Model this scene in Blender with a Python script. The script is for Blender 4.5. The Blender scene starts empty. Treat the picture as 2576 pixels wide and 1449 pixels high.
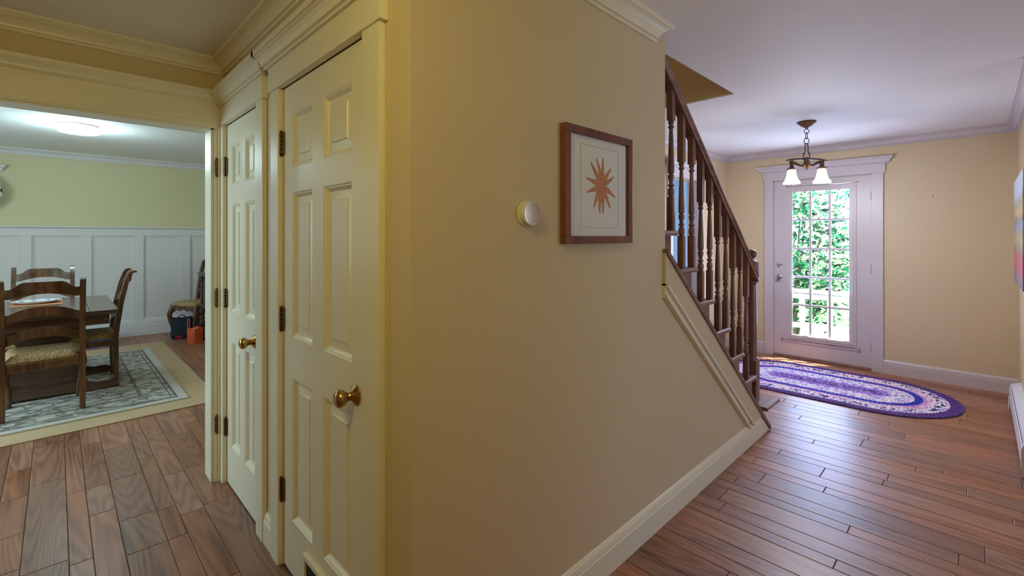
import bpy, bmesh, math, random
from mathutils import Vector, Matrix
random.seed(7)
PI = math.pi
sc = bpy.context.scene
COL = sc.collection

# ------------------------------------------------------------------ camera
CAM_H = 1.42
FPX = 1162.0
cam_d = bpy.data.cameras.new('camera')
cam_d.sensor_width = 36.0
cam_d.lens = 36.0 * FPX / 2576.0
cam_d.shift_y = -(724.5 - 595.0) / 2576.0
cam_d.clip_start = 0.05
cam = bpy.data.objects.new('camera', cam_d)
COL.objects.link(cam)
cam.location = (0, 0, CAM_H)
YAW = math.atan(1178.0 / 1162.0)           # view direction, measured from +X towards +Y
cam.rotation_euler = (PI / 2, 0, YAW - PI / 2)
sc.camera = cam

# ------------------------------------------------------------------ colour management
sc.view_settings.view_transform = 'Standard'
sc.view_settings.look = 'None'
sc.view_settings.gamma = 1.0
sc.view_settings.use_curve_mapping = False
sc.view_settings.exposure = 0.0
try:
    sc.cycles.use_denoising = True
    sc.cycles.max_bounces = 10
    sc.cycles.diffuse_bounces = 6
    sc.cycles.transparent_max_bounces = 16
    sc.cycles.sample_clamp_indirect = 6.0
    sc.cycles.caustics_reflective = False
    sc.cycles.caustics_refractive = False
except Exception:
    pass

# ------------------------------------------------------------------ world and large lights
world = bpy.data.worlds.new('sky')
sc.world = world
world.use_nodes = True
wb = world.node_tree.nodes['Background']
wb.inputs[0].default_value = (0.52, 0.71, 1.0, 1)
wb.inputs[1].default_value = 6.0

def light(name, kind, loc, rot, power, color, **kw):
    d = bpy.data.lights.new(name, kind)
    d.energy = power
    d.color = color
    for k, v in kw.items():
        setattr(d, k, v)
    o = bpy.data.objects.new(name, d)
    o.location = loc
    o.rotation_euler = rot
    COL.objects.link(o)
    return o

# sun comes in steeply over the porch, through the glazed front door
sd = Vector((-0.30, 0.34, -1.0))
light('sun', 'SUN', (8, 0, 6), sd.to_track_quat('-Z', 'Y').to_euler(), 46.0, (1.0, 0.95, 0.88), angle=0.01)
# daylight standing in the window openings of the rooms round the hall
light('daylight_porch_door', 'AREA', (6.32, 1.275, 1.12), Vector((-1, 0, 0.55)).to_track_quat('-Z', 'Y').to_euler(), 40.0, (0.40, 0.55, 1.0), shape='RECTANGLE', size=0.56, size_y=1.6)
light('daylight_dining_window', 'AREA', (-2.52, 4.9, 1.6), (0, -PI / 2, 0), 62.0, (0.64, 0.97, 0.95), shape='RECTANGLE', size=1.2, size_y=2.2)
for nm, loc, rot, sx_, sy_ in (('sky_portal_living', (2.95, -3.97, 1.25), (PI / 2, 0, 0), 1.7, 1.9),
                               ('sky_portal_dining', (-2.59, 4.9, 1.6), (0, -PI / 2, 0), 1.2, 2.2),
                               ('sky_portal_door', (6.27, 1.275, 1.1), (0, -PI / 2, PI), 1.8, 0.62)):
    po = light(nm, 'AREA', loc, rot, 1.0, (1, 1, 1), shape='RECTANGLE', size=sx_, size_y=sy_)
    po.data.cycles.is_portal = True

# ------------------------------------------------------------------ materials
def lin(c):
    out = []
    for v in c[:3]:
        v = v / 255.0
        out.append(v / 12.92 if v <= 0.04045 else ((v + 0.055) / 1.055) ** 2.4)
    return (out[0], out[1], out[2], 1.0)

def newmat(name):
    m = bpy.data.materials.new(name)
    m.use_nodes = True
    nt = m.node_tree
    return m, nt, nt.nodes['Principled BSDF']

def N(nt, t, **kw):
    n = nt.nodes.new(t)
    for k, v in kw.items():
        setattr(n, k, v)
    return n

def ramp(nt, stops, interp='LINEAR'):
    r = N(nt, 'ShaderNodeValToRGB')
    cr = r.color_ramp
    cr.interpolation = interp
    while len(cr.elements) < len(stops):
        cr.elements.new(0.5)
    for e, (p, c) in zip(cr.elements, stops):
        e.position = p
        e.color = lin(c)
    return r

def mix(nt, fac, a, b, mode='MIX'):
    m = N(nt, 'ShaderNodeMix', data_type='RGBA', blend_type=mode)
    for sock, v in ((m.inputs[0], fac), (m.inputs[6], a), (m.inputs[7], b)):
        if hasattr(v, 'links') or hasattr(v, 'is_linked'):
            nt.links.new(v, sock)
        else:
            sock.default_value = v
    return m.outputs[2]

def math_(nt, op, a, b=None, clamp=False):
    m = N(nt, 'ShaderNodeMath', operation=op, use_clamp=clamp)
    for sock, v in ((m.inputs[0], a), (m.inputs[1], b)):
        if v is None:
            continue
        if hasattr(v, 'is_linked'):
            nt.links.new(v, sock)
        else:
            sock.default_value = v
    return m.outputs[0]

def noise(nt, vec, scale, detail=3.0, rough=0.5):
    n = N(nt, 'ShaderNodeTexNoise')
    n.inputs['Scale'].default_value = scale
    n.inputs['Detail'].default_value = detail
    n.inputs['Roughness'].default_value = rough
    if vec is not None:
        nt.links.new(vec, n.inputs['Vector'])
    return n.outputs['Fac']

def bump(nt, b, h, strength, dist):
    n = N(nt, 'ShaderNodeBump')
    n.inputs['Strength'].default_value = strength
    n.inputs['Distance'].default_value = dist
    nt.links.new(h, n.inputs['Height'])
    nt.links.new(n.outputs[0], b.inputs['Normal'])

def coords(nt, which='Object', scale=(1, 1, 1), rnd=False):
    tc = N(nt, 'ShaderNodeTexCoord')
    mp = N(nt, 'ShaderNodeMapping')
    mp.inputs['Scale'].default_value = scale
    nt.links.new(tc.outputs[which], mp.inputs['Vector'])
    if rnd:
        oi = N(nt, 'ShaderNodeObjectInfo')
        cmb = N(nt, 'ShaderNodeCombineXYZ')
        for i, k in enumerate((37.0, 53.0, 71.0)):
            nt.links.new(math_(nt, 'MULTIPLY', oi.outputs['Random'], k), cmb.inputs[i])
        nt.links.new(cmb.outputs[0], mp.inputs['Location'])
    return mp.outputs[0]

def paint(name, c, rough=0.5, var=0.04, tex=140.0, bs=0.06):
    m, nt, b = newmat(name)
    v = coords(nt)
    n1 = noise(nt, v, 1.7, 2)
    dark = [x * (1 - var * 2) for x in lin(c)[:3]] + [1]
    col = mix(nt, n1, lin(c), tuple(dark))
    nt.links.new(col, b.inputs['Base Color'])
    b.inputs['Roughness'].default_value = rough
    if bs:
        bump(nt, b, noise(nt, v, tex, 2), bs, 0.002)
    return m

def plain(name, c, rough=0.5, metal=0.0, spec=0.5, coat=0.0):
    m, nt, b = newmat(name)
    v = coords(nt)
    n1 = noise(nt, v, 9.0, 3)
    cl = lin(c)
    col = mix(nt, n1, tuple(x * 0.9 for x in cl[:3]) + (1,), tuple(min(1, x * 1.08) for x in cl[:3]) + (1,))
    nt.links.new(col, b.inputs['Base Color'])
    b.inputs['Roughness'].default_value = rough
    b.inputs['Metallic'].default_value = metal
    b.inputs['Specular IOR Level'].default_value = spec
    b.inputs['Coat Weight'].default_value = coat
    return m

def wood(name, cs, axis='Y', rough=0.35, scale=1.0, rnd=True, ring=1.0, coat=0.0, fine=1.0, ringamt=0.16):
    """grain along the given axis; cs: dark, mid, light"""
    m, nt, b = newmat(name)
    st = {'X': (0.9, 9, 9), 'Y': (9, 0.9, 9), 'Z': (9, 9, 0.9)}[axis]
    v = coords(nt, 'Object', tuple(s * scale for s in st), rnd)
    n1 = noise(nt, v, 1.2, 2, 0.5)
    # cathedral rings: wave of a noisy field
    n2 = noise(nt, v, 0.55, 1.0, 0.4)
    rings = math_(nt, 'SINE', math_(nt, 'MULTIPLY', n2, 60.0 * ring))
    rings = math_(nt, 'MULTIPLY_ADD', rings, 0.5)
    st2 = {'X': (2.0, 90, 90), 'Y': (90, 2.0, 90), 'Z': (90, 90, 2.0)}[axis]
    vf = coords(nt, 'Object', tuple(s * scale * fine for s in st2), rnd)
    n3 = noise(nt, vf, 1.0, 2, 0.6)
    f = math_(nt, 'ADD', math_(nt, 'MULTIPLY', n1, 0.75), math_(nt, 'MULTIPLY', rings, ringamt))
    f = math_(nt, 'ADD', f, math_(nt, 'MULTIPLY', math_(nt, 'SUBTRACT', n3, 0.5), 0.55))
    r = ramp(nt, [(0.18, cs[0]), (0.45, cs[1]), (0.75, cs[2])])
    nt.links.new(f, r.inputs[0])
    colr = r.outputs[0]
    if rnd:
        oi = N(nt, 'ShaderNodeObjectInfo')
        hs = N(nt, 'ShaderNodeHueSaturation')
        nt.links.new(colr, hs.inputs['Color'])
        nt.links.new(math_(nt, 'MULTIPLY_ADD', oi.outputs['Random'], 0.42), hs.inputs['Value'])
        hs.inputs['Value'].links[0].from_node.inputs[2].default_value = 0.78
        rr = math_(nt, 'FRACT', math_(nt, 'MULTIPLY', oi.outputs['Random'], 7.31))
        nt.links.new(math_(nt, 'MULTIPLY_ADD', rr, 0.22), hs.inputs['Saturation'])
        hs.inputs['Saturation'].links[0].from_node.inputs[2].default_value = 0.84
        colr = hs.outputs[0]
    nt.links.new(colr, b.inputs['Base Color'])
    b.inputs['Roughness'].default_value = rough
    b.inputs['Coat Weight'].default_value = coat
    b.inputs['Coat Roughness'].default_value = 0.22
    bump(nt, b, n3, 0.12, 0.002)
    return m

M = {}
M['wall'] = paint('tan wall paint', (212, 194, 160), 0.55)
M['wall_green'] = paint('dining wall paint', (206, 196, 156), 0.55)
M['wall_blue'] = paint('blue room paint', (150, 175, 205), 0.6)
M['trim'] = paint('cream trim paint', (232, 225, 203), 0.34, 0.02, 60.0, 0.03)
M['trim_white'] = paint('white trim paint', (212, 206, 206), 0.36, 0.02, 60.0, 0.03)
M['trim_shaded'] = paint('shaded white trim paint', (202, 194, 198), 0.36, 0.02, 60.0, 0.03)  # same white trim paint, darkened to put dimmer foyer light into the colour
M['ceiling'] = paint('ceiling paint', (238, 235, 232), 0.7)
M['floor_gap'] = plain('dark floor joint', (38, 26, 20), 0.8)
M['plank'] = wood('floor plank wood', ((104, 67, 48), (144, 94, 68), (164, 112, 84)), 'Y', 0.40, 1.0, True, coat=0.10, ring=2.2, ringamt=0.26)
M['stair'] = wood('stair wood', ((90, 62, 54), (128, 92, 81), (150, 110, 97)), 'X', 0.42, 1.0, False, coat=0.05)
M['stair_z'] = wood('baluster wood', ((82, 54, 45), (118, 84, 71), (146, 108, 93)), 'Z', 0.4, 1.0, False, coat=0.1)
M['chair'] = wood('chair wood', ((44, 27, 17), (82, 52, 32), (118, 78, 48)), 'Z', 0.3, 1.0, False, coat=0.3)
M['table'] = wood('table wood', ((44, 28, 20), (78, 54, 40), (104, 76, 58)), 'X', 0.25, 1.0, False, coat=0.35)
M['desk'] = wood('dark carved wood', ((26, 21, 18), (50, 42, 36), (72, 60, 52)), 'Z', 0.35, 1.0, False)
M['frame'] = wood('picture frame wood', ((78, 36, 22), (112, 58, 40), (134, 76, 56)), 'Z', 0.4, 1.0, False)
M['brass'] = plain('aged brass', (190, 155, 95), 0.22, 1.0)
M['hinge'] = plain('antique brass hinge', (105, 84, 52), 0.38, 0.9)
M['nickel'] = plain('satin nickel', (205, 200, 190), 0.2, 1.0)
M['bronze'] = plain('weathered bronze', (120, 92, 76), 0.4, 0.85)
M['bronze_dark'] = plain('dark bronze', (84, 76, 78), 0.4, 0.8)
M['dark'] = plain('dark opening', (30, 24, 18), 0.8)
M['paper'] = plain('mat board', (250, 249, 248), 0.8)
M['line'] = plain('mat bevel line', (214, 209, 202), 0.8)
M['star'] = plain('starfish print', (222, 152, 108), 0.7)
def m_star():
    m, nt, b = newmat('speckled starfish print')
    v = coords(nt)
    vo = N(nt, 'ShaderNodeTexVoronoi')
    vo.inputs['Scale'].default_value = 260.0
    nt.links.new(v, vo.inputs['Vector'])
    n1 = noise(nt, v, 45, 3)
    r = ramp(nt, [(0.1, (232, 176, 136)), (0.5, (222, 150, 106)), (0.9, (186, 112, 74))])
    nt.links.new(math_(nt, 'ADD', math_(nt, 'MULTIPLY', vo.outputs['Distance'], 0.7), math_(nt, 'MULTIPLY', n1, 0.5)), r.inputs[0])
    nt.links.new(r.outputs[0], b.inputs['Base Color'])
    b.inputs['Roughness'].default_value = 0.8
    return m
M['star'] = m_star()
M['star2'] = plain('starfish centre', (150, 92, 62), 0.8)
M['heater'] = paint('heater enamel', (232, 232, 238), 0.35, 0.02, 60, 0.02)
M['plastic'] = plain('white plastic', (222, 220, 205), 0.4)
M['orange'] = plain('orange card', (232, 104, 58), 0.6)
M['denim'] = plain('navy canvas', (30, 42, 58), 0.85)
M['red'] = plain('red cloth', (150, 34, 46), 0.85)
M['pink'] = plain('pale stripe', (205, 170, 175), 0.85)
M['blue'] = plain('blue card', (60, 70, 190), 0.6)
M['bluepaper'] = plain('blue folder', (96, 128, 215), 0.5)
M['ceramic'] = plain('white ceramic', (228, 230, 240), 0.15)
M['cobalt'] = plain('cobalt glaze', (70, 90, 190), 0.2)
M['cork'] = plain('orange placemat', (200, 140, 100), 0.8)
M['white'] = plain('white paper', (230, 230, 230), 0.7)
M['deck'] = plain('deck boards', (215, 210, 205), 0.8)
M['rail_white'] = plain('porch railing paint', (176, 176, 190), 0.5)
M['bark'] = plain('bark', (96, 84, 70), 0.9)
M['lawn'] = plain('lawn', (110, 160, 90), 0.9)
M['steel'] = plain('nail head', (90, 80, 72), 0.4, 0.8)

def m_mirror():
    m, nt, b = newmat('mirrored thermostat face')
    b.inputs['Base Color'].default_value = (0.82, 0.80, 0.84, 1)
    b.inputs['Metallic'].default_value = 1.0
    b.inputs['Roughness'].default_value = 0.06
    return m
M['mirror'] = m_mirror()

def m_glass():
    m = bpy.data.materials.new('window glass')
    m.use_nodes = True
    nt = m.node_tree
    for n in list(nt.nodes):
        nt.nodes.remove(n)
    out = N(nt, 'ShaderNodeOutputMaterial')
    tr = N(nt, 'ShaderNodeBsdfTransparent')
    gl = N(nt, 'ShaderNodeBsdfGlossy')
    gl.inputs['Roughness'].default_value = 0.02
    lw = N(nt, 'ShaderNodeLayerWeight')
    lw.inputs['Blend'].default_value = 0.5
    fr = math_(nt, 'ADD', math_(nt, 'MULTIPLY', math_(nt, 'POWER', lw.outputs['Facing'], 5.0), 0.9), 0.045)
    mx = N(nt, 'ShaderNodeMixShader')
    nt.links.new(fr, mx.inputs[0])
    nt.links.new(tr.outputs[0], mx.inputs[1])
    nt.links.new(gl.outputs[0], mx.inputs[2])
    nt.links.new(mx.outputs[0], out.inputs[0])
    return m
M['glass'] = m_glass()

def m_emit(name, c, s):
    m, nt, b = newmat(name)
    b.inputs['Base Color'].default_value = lin(c)
    b.inputs['Emission Color'].default_value = lin(c)
    b.inputs['Emission Strength'].default_value = s
    b.inputs['Roughness'].default_value = 0.3
    return m
M['shade_lit'] = m_emit('lit frosted glass shade', (255, 244, 230), 3.0)
M['lamp_lit'] = m_emit('lit lamp diffuser', (255, 253, 246), 6.0)

def m_rush():
    m, nt, b = newmat('rush weave')
    v = coords(nt)
    at = N(nt, 'ShaderNodeAttribute', attribute_name='weave')
    # strands run along the edge direction held in the vertex attribute
    sx = N(nt, 'ShaderNodeSeparateXYZ')
    nt.links.new(at.outputs['Vector'], sx.inputs[0])
    w = math_(nt, 'SINE', math_(nt, 'MULTIPLY', sx.outputs[0], 700.0))
    n1 = noise(nt, v, 60, 3)
    f = math_(nt, 'ADD', math_(nt, 'MULTIPLY', w, 0.22), n1)
    r = ramp(nt, [(0.25, (104, 80, 50)), (0.5, (176, 142, 96)), (0.8, (214, 184, 136))])
    nt.links.new(f, r.inputs[0])
    nt.links.new(r.outputs[0], b.inputs['Base Color'])
    b.inputs['Roughness'].default_value = 0.7
    bump(nt, b, w, 0.5, 0.004)
    return m
M['rush'] = m_rush()

def m_jute():
    m, nt, b = newmat('jute weave')
    v = coords(nt, 'Object', (220, 60, 1))
    n1 = noise(nt, v, 1.0, 2)
    r = ramp(nt, [(0.3, (164, 138, 106)), (0.7, (206, 178, 144))])
    nt.links.new(n1, r.inputs[0])
    nt.links.new(r.outputs[0], b.inputs['Base Color'])
    b.inputs['Roughness'].default_value = 0.95
    bump(nt, b, n1, 0.4, 0.003)
    return m
M['jute'] = m_jute()

def m_pattern_rug(hx, hy):
    """faded border rug: cream pile, dark worn motifs, plain bands near the edge (object space, centred)"""
    m, nt, b = newmat('faded patterned pile')
    tc = N(nt, 'ShaderNodeTexCoord')
    sx = N(nt, 'ShaderNodeSeparateXYZ')
    nt.links.new(tc.outputs['Object'], sx.inputs[0])
    dx = math_(nt, 'SUBTRACT', hx, math_(nt, 'ABSOLUTE', sx.outputs[0]))
    dy = math_(nt, 'SUBTRACT', hy, math_(nt, 'ABSOLUTE', sx.outputs[1]))
    d = math_(nt, 'MINIMUM', dx, dy)
    mp = N(nt, 'ShaderNodeMapping')
    mp.inputs['Scale'].default_value = (5, 12, 1)
    nt.links.new(tc.outputs['Object'], mp.inputs['Vector'])
    n1 = noise(nt, mp.outputs[0], 1.6, 4, 0.65)
    mp2 = N(nt, 'ShaderNodeMapping')
    mp2.inputs['Scale'].default_value = (3, 34, 1)
    nt.links.new(tc.outputs['Object'], mp2.inputs['Vector'])
    n2 = noise(nt, mp2.outputs[0], 1.5, 4, 0.7)
    vo = N(nt, 'ShaderNodeTexVoronoi', feature='DISTANCE_TO_EDGE')
    vo.inputs['Scale'].default_value = 7.0
    nt.links.new(tc.outputs['Object'], vo.inputs['Vector'])
    edge = math_(nt, 'LESS_THAN', vo.outputs['Distance'], 0.06)
    motif = math_(nt, 'GREATER_THAN', math_(nt, 'ADD', math_(nt, 'MULTIPLY', n1, 0.5), math_(nt, 'MULTIPLY', n2, 0.5)), 0.52)
    motif = math_(nt, 'MAXIMUM', motif, math_(nt, 'MULTIPLY', edge, math_(nt, 'GREATER_THAN', n2, 0.46)))
    # border band is denser, thin lines at its sides, fringe edge plain
    line1 = math_(nt, 'COMPARE', d, 0.075)
    line1.node.inputs[2].default_value = 0.010
    line2 = math_(nt, 'COMPARE', d, 0.30)
    line2.node.inputs[2].default_value = 0.012
    line3 = math_(nt, 'COMPARE', d, 0.11)
    line3.node.inputs[2].default_value = 0.006
    lines = math_(nt, 'MULTIPLY', math_(nt, 'MAXIMUM', math_(nt, 'MAXIMUM', line1, line2), line3), math_(nt, 'GREATER_THAN', n2, 0.40))
    f = math_(nt, 'MAXIMUM', motif, lines)
    plain_edge = math_(nt, 'GREATER_THAN', d, 0.065)
    f = math_(nt, 'MULTIPLY', f, plain_edge)
    cream = mix(nt, n1, lin((206, 204, 196)), lin((172, 168, 158)))
    colr = mix(nt, math_(nt, 'MULTIPLY', f, 0.85), cream, lin((84, 74, 68)))
    nt.links.new(colr, b.inputs['Base Color'])
    b.inputs['Roughness'].default_value = 0.95
    bump(nt, b, noise(nt, tc.outputs['Object'], 300, 2), 0.4, 0.004)
    return m

def m_vcol(name, rough=0.85, nscale=120.0, amt=0.2):
    m, nt, b = newmat(name)
    at = N(nt, 'ShaderNodeVertexColor', layer_name='Col')
    n1 = noise(nt, coords(nt), nscale, 2)
    c = mix(nt, math_(nt, 'MULTIPLY', n1, amt), at.outputs[0], (0.05, 0.05, 0.08, 1))
    nt.links.new(c, b.inputs['Base Color'])
    b.inputs['Roughness'].default_value = rough
    return m
M['braid'] = m_vcol('braided wool')
M['leaf'] = m_vcol('leaf', 0.5, 5.0, 0.1)
def add_translucency(m, f):
    nt = m.node_tree
    b = nt.nodes['Principled BSDF']
    out = nt.nodes['Material Output']
    tl = N(nt, 'ShaderNodeBsdfTranslucent')
    nt.links.new(b.inputs['Base Color'].links[0].from_socket, tl.inputs[0])
    mx = N(nt, 'ShaderNodeMixShader')
    mx.inputs[0].default_value = f
    nt.links.new(b.outputs[0], mx.inputs[1])
    nt.links.new(tl.outputs[0], mx.inputs[2])
    nt.links.new(mx.outputs[0], out.inputs[0])
add_translucency(M['leaf'], 0.5)

def m_painting():
    m, nt, b = newmat('painted landscape')
    tc = N(nt, 'ShaderNodeTexCoord')
    sx = N(nt, 'ShaderNodeSeparateXYZ')
    nt.links.new(tc.outputs['Object'], sx.inputs[0])
    mp = N(nt, 'ShaderNodeMapping')
    mp.inputs['Scale'].default_value = (16, 1, 9)
    nt.links.new(tc.outputs['Object'], mp.inputs['Vector'])
    n1 = noise(nt, mp.outputs[0], 1.0, 4, 0.7)
    n2 = noise(nt, tc.outputs['Object'], 22, 3, 0.6)
    z = math_(nt, 'ADD', sx.outputs[2], math_(nt, 'MULTIPLY', math_(nt, 'SUBTRACT', n1, 0.5), 0.30))
    z = math_(nt, 'DIVIDE', z, 0.8)
    r = ramp(nt, [(0.0, (120, 104, 112)), (0.10, (134, 108, 118)), (0.13, (160, 78, 96)), (0.27, (184, 84, 92)), (0.31, (122, 116, 98)),
                  (0.42, (176, 160, 118)), (0.50, (150, 140, 104)), (0.54, (150, 168, 204)), (0.58, (112, 102, 92)), (0.66, (190, 168, 124)),
                  (0.76, (150, 146, 116)), (0.82, (186, 192, 210)), (1.0, (196, 202, 216))])
    nt.links.new(z, r.inputs[0])
    sp = ramp(nt, [(0.58, (0, 0, 0)), (0.66, (255, 255, 255))])
    nt.links.new(n2, sp.inputs[0])
    band = math_(nt, 'MULTIPLY', math_(nt, 'LESS_THAN', z, 0.75), 0.45)
    c = mix(nt, math_(nt, 'MULTIPLY', sp.outputs[0], band), r.outputs[0], lin((214, 96, 74)))
    nt.links.new(c, b.inputs['Base Color'])
    b.inputs['Roughness'].default_value = 0.5
    bump(nt, b, n1, 0.4, 0.004)
    return m
M['painting'] = m_painting()

def m_curtain():
    m, nt, b = newmat('leaf print curtain')
    v = coords(nt, 'Object', (1, 1, 1))
    vo = N(nt, 'ShaderNodeTexVoronoi')
    vo.inputs['Scale'].default_value = 22.0
    nt.links.new(v, vo.inputs['Vector'])
    f = math_(nt, 'LESS_THAN', vo.outputs['Distance'], 0.36)
    n1 = noise(nt, v, 30, 2)
    f = math_(nt, 'MULTIPLY', f, math_(nt, 'GREATER_THAN', n1, 0.44))
    c = mix(nt, f, lin((196, 194, 176)), lin((54, 74, 44)))
    nt.links.new(c, b.inputs['Base Color'])
    b.inputs['Roughness'].default_value = 0.9
    return m
M['curtain'] = m_curtain()

# ------------------------------------------------------------------ mesh helpers
class MB:
    def __init__(s):
        s.v = []; s.f = []; s.c = []; s.cur = None
    def add(s, vs, fs):
        o = len(s.v)
        s.v += [tuple(p) for p in vs]
        s.f += [tuple(i + o for i in f) for f in fs]
        s.c += [s.cur] * len(fs)
    def box(s, x0, x1, y0, y1, z0, z1, b=0.0):
        if b <= 0:
            s.add([(x0, y0, z0), (x1, y0, z0), (x1, y1, z0), (x0, y1, z0), (x0, y0, z1), (x1, y0, z1), (x1, y1, z1), (x0, y1, z1)],
                  [(0, 3, 2, 1), (4, 5, 6, 7), (0, 1, 5, 4), (1, 2, 6, 5), (2, 3, 7, 6), (3, 0, 4, 7)])
            return
        bm = bmesh.new()
        bmesh.ops.create_cube(bm, size=1.0)
        for v in bm.verts:
            v.co = Vector(((x0 + x1) / 2 + v.co.x * (x1 - x0), (y0 + y1) / 2 + v.co.y * (y1 - y0), (z0 + z1) / 2 + v.co.z * (z1 - z0)))
        bmesh.ops.bevel(bm, geom=list(bm.edges), offset=min(b, .45 * min(abs(x1 - x0), abs(y1 - y0), abs(z1 - z0))), segments=2, affect='EDGES', profile=0.6)
        s.from_bm(bm)
    def from_bm(s, bm):
        bm.verts.ensure_lookup_table()
        bm.verts.index_update()
        s.add([v.co[:] for v in bm.verts], [[v.index for v in f.verts] for f in bm.faces])
        bm.free()
    def prism(s, poly, axis, a, b):
        """poly: 2D points; axis 'x': (y,z), 'y': (x,z), 'z': (x,y); extruded from a to b"""
        def mk(p, t):
            return {'x': (t, p[0], p[1]), 'y': (p[0], t, p[1]), 'z': (p[0], p[1], t)}[axis]
        n = len(poly)
        vs = [mk(p, a) for p in poly] + [mk(p, b) for p in poly]
        s.add(vs, [tuple(range(n)), tuple(range(2 * n - 1, n - 1, -1))] + [(i, i + n, (i + 1) % n + n, (i + 1) % n) for i in range(n)])
    def strip(s, top, bot, axis, a, b):
        """solid between two polylines of equal length (safe for concave outlines)"""
        n = len(top)
        def mk(p, t):
            return {'x': (t, p[0], p[1]), 'y': (p[0], t, p[1]), 'z': (p[0], p[1], t)}[axis]
        vs = []
        for t in (a, b):
            vs += [mk(p, t) for p in top] + [mk(p, t) for p in bot]
        T0, B0, T1, B1 = 0, n, 2 * n, 3 * n
        fs = []
        for i in range(n - 1):
            fs += [(T0 + i, T0 + i + 1, B0 + i + 1, B0 + i), (T1 + i + 1, T1 + i, B1 + i, B1 + i + 1),
                   (T0 + i + 1, T0 + i, T1 + i, T1 + i + 1), (B0 + i, B0 + i + 1, B1 + i + 1, B1 + i)]
        fs += [(T0, B0, B1, T1), (B0 + n - 1, T0 + n - 1, T1 + n - 1, B1 + n - 1)]
        s.add(vs, fs)
    def sweep(s, prof, a, b, n, m0=0.0, m1=0.0):
        """moulding: profile (projection, z) along the wall line a->b, outward normal n, mitres"""
        a = Vector((a[0], a[1])); b = Vector((b[0], b[1])); n = Vector((n[0], n[1]))
        t = (b - a).normalized()
        k = len(prof)
        vs = []
        for base, m in ((a, m0), (b, m1)):
            for p, z in prof:
                q = base + n * p + t * (m * p)
                vs.append((q.x, q.y, z))
        s.add(vs, [tuple(range(k)), tuple(range(2 * k - 1, k - 1, -1))] + [(i, i + k, (i + 1) % k + k, (i + 1) % k) for i in range(k)])
    def tube(s, path, rad, seg=10, caps=True, up=None):
        path = [Vector(p) for p in path]
        if not hasattr(rad, '__len__'):
            rad = [rad] * len(path)
        vs = []
        ref = Vector(up) if up else None
        for i, p in enumerate(path):
            d = (path[min(i + 1, len(path) - 1)] - path[max(i - 1, 0)]).normalized()
            if ref is None:
                ref = Vector((0, 0, 1)) if abs(d.z) < 0.9 else Vector((1, 0, 0))
            u = (ref - d * ref.dot(d)).normalized()
            w = d.cross(u)
            ref = u
            for k in range(seg):
                t = 2 * PI * k / seg
                vs.append(p + (u * math.cos(t) + w * math.sin(t)) * rad[i])
        fs = []
        for i in range(len(path) - 1):
            for k in range(seg):
                k2 = (k + 1) % seg
                fs.append((i * seg + k, i * seg + k2, (i + 1) * seg + k2, (i + 1) * seg + k))
        if caps:
            fs.append(tuple(range(seg - 1, -1, -1)))
            fs.append(tuple((len(path) - 1) * seg + k for k in range(seg)))
        s.add(vs, fs)
    def lathe(s, prof, c=(0, 0, 0), axis='z', seg=16, fn=None):
        """prof: (radius, height)"""
        vs = []
        for r, h in prof:
            for k in range(seg):
                t = 2 * PI * k / seg
                rr = r if fn is None else fn(r, h, t)
                x, y = rr * math.cos(t), rr * math.sin(t)
                p = {'z': (x, y, h), 'x': (h, x, y), 'y': (x, h, y)}[axis]
                vs.append((c[0] + p[0], c[1] + p[1], c[2] + p[2]))
        fs = []
        n = len(prof)
        for i in range(n - 1):
            for k in range(seg):
                k2 = (k + 1) % seg
                fs.append((i * seg + k, i * seg + k2, (i + 1) * seg + k2, (i + 1) * seg + k))
        fs.append(tuple(range(seg - 1, -1, -1)))
        fs.append(tuple((n - 1) * seg + k for k in range(seg)))
        s.add(vs, fs)
    def ball(s, c, r, sx=1, sy=1, sz=1, seg=12):
        n = max(5, seg // 2 + 1)
        prof = [(max(1e-4, math.sin(PI * i / n)), -math.cos(PI * i / n)) for i in range(n + 1)]
        vs = []
        for rr, h in prof:
            for k in range(seg):
                t = 2 * PI * k / seg
                vs.append((c[0] + r * sx * rr * math.cos(t), c[1] + r * sy * rr * math.sin(t), c[2] + r * sz * h))
        fs = []
        for i in range(n):
            for k in range(seg):
                k2 = (k + 1) % seg
                fs.append((i * seg + k, i * seg + k2, (i + 1) * seg + k2, (i + 1) * seg + k))
        s.add(vs, fs)
    def grid(s, us, vs_, w0, w1, axis, skip=()):
        """slab of cells us x vs_, thickness w0..w1 along axis, cells (i,j) in skip left open; one closed mesh"""
        nu, nv = len(us), len(vs_)
        def mk(u, v, w):
            return {'z': (u, v, w), 'y': (u, w, v), 'x': (w, u, v)}[axis]
        P = [mk(u, v, w) for w in (w0, w1) for u in us for v in vs_]
        I = lambda i, j, k: k * nu * nv + i * nv + j
        live = lambda i, j: 0 <= i < nu - 1 and 0 <= j < nv - 1 and (i, j) not in skip
        fs = []
        for i in range(nu - 1):
            for j in range(nv - 1):
                if not live(i, j):
                    continue
                fs.append((I(i, j, 0), I(i, j + 1, 0), I(i + 1, j + 1, 0), I(i + 1, j, 0)))
                fs.append((I(i, j, 1), I(i + 1, j, 1), I(i + 1, j + 1, 1), I(i, j + 1, 1)))
                for (di, dj, e) in ((-1, 0, ((i, j), (i, j + 1))), (1, 0, ((i + 1, j + 1), (i + 1, j))), (0, -1, ((i + 1, j), (i, j))), (0, 1, ((i, j + 1), (i + 1, j + 1)))):
                    if not live(i + di, j + dj):
                        (a, b), (c, d) = e
                        fs.append((I(a, b, 0), I(a, b, 1), I(c, d, 1), I(c, d, 0)))
        s.add(P, fs)
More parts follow.
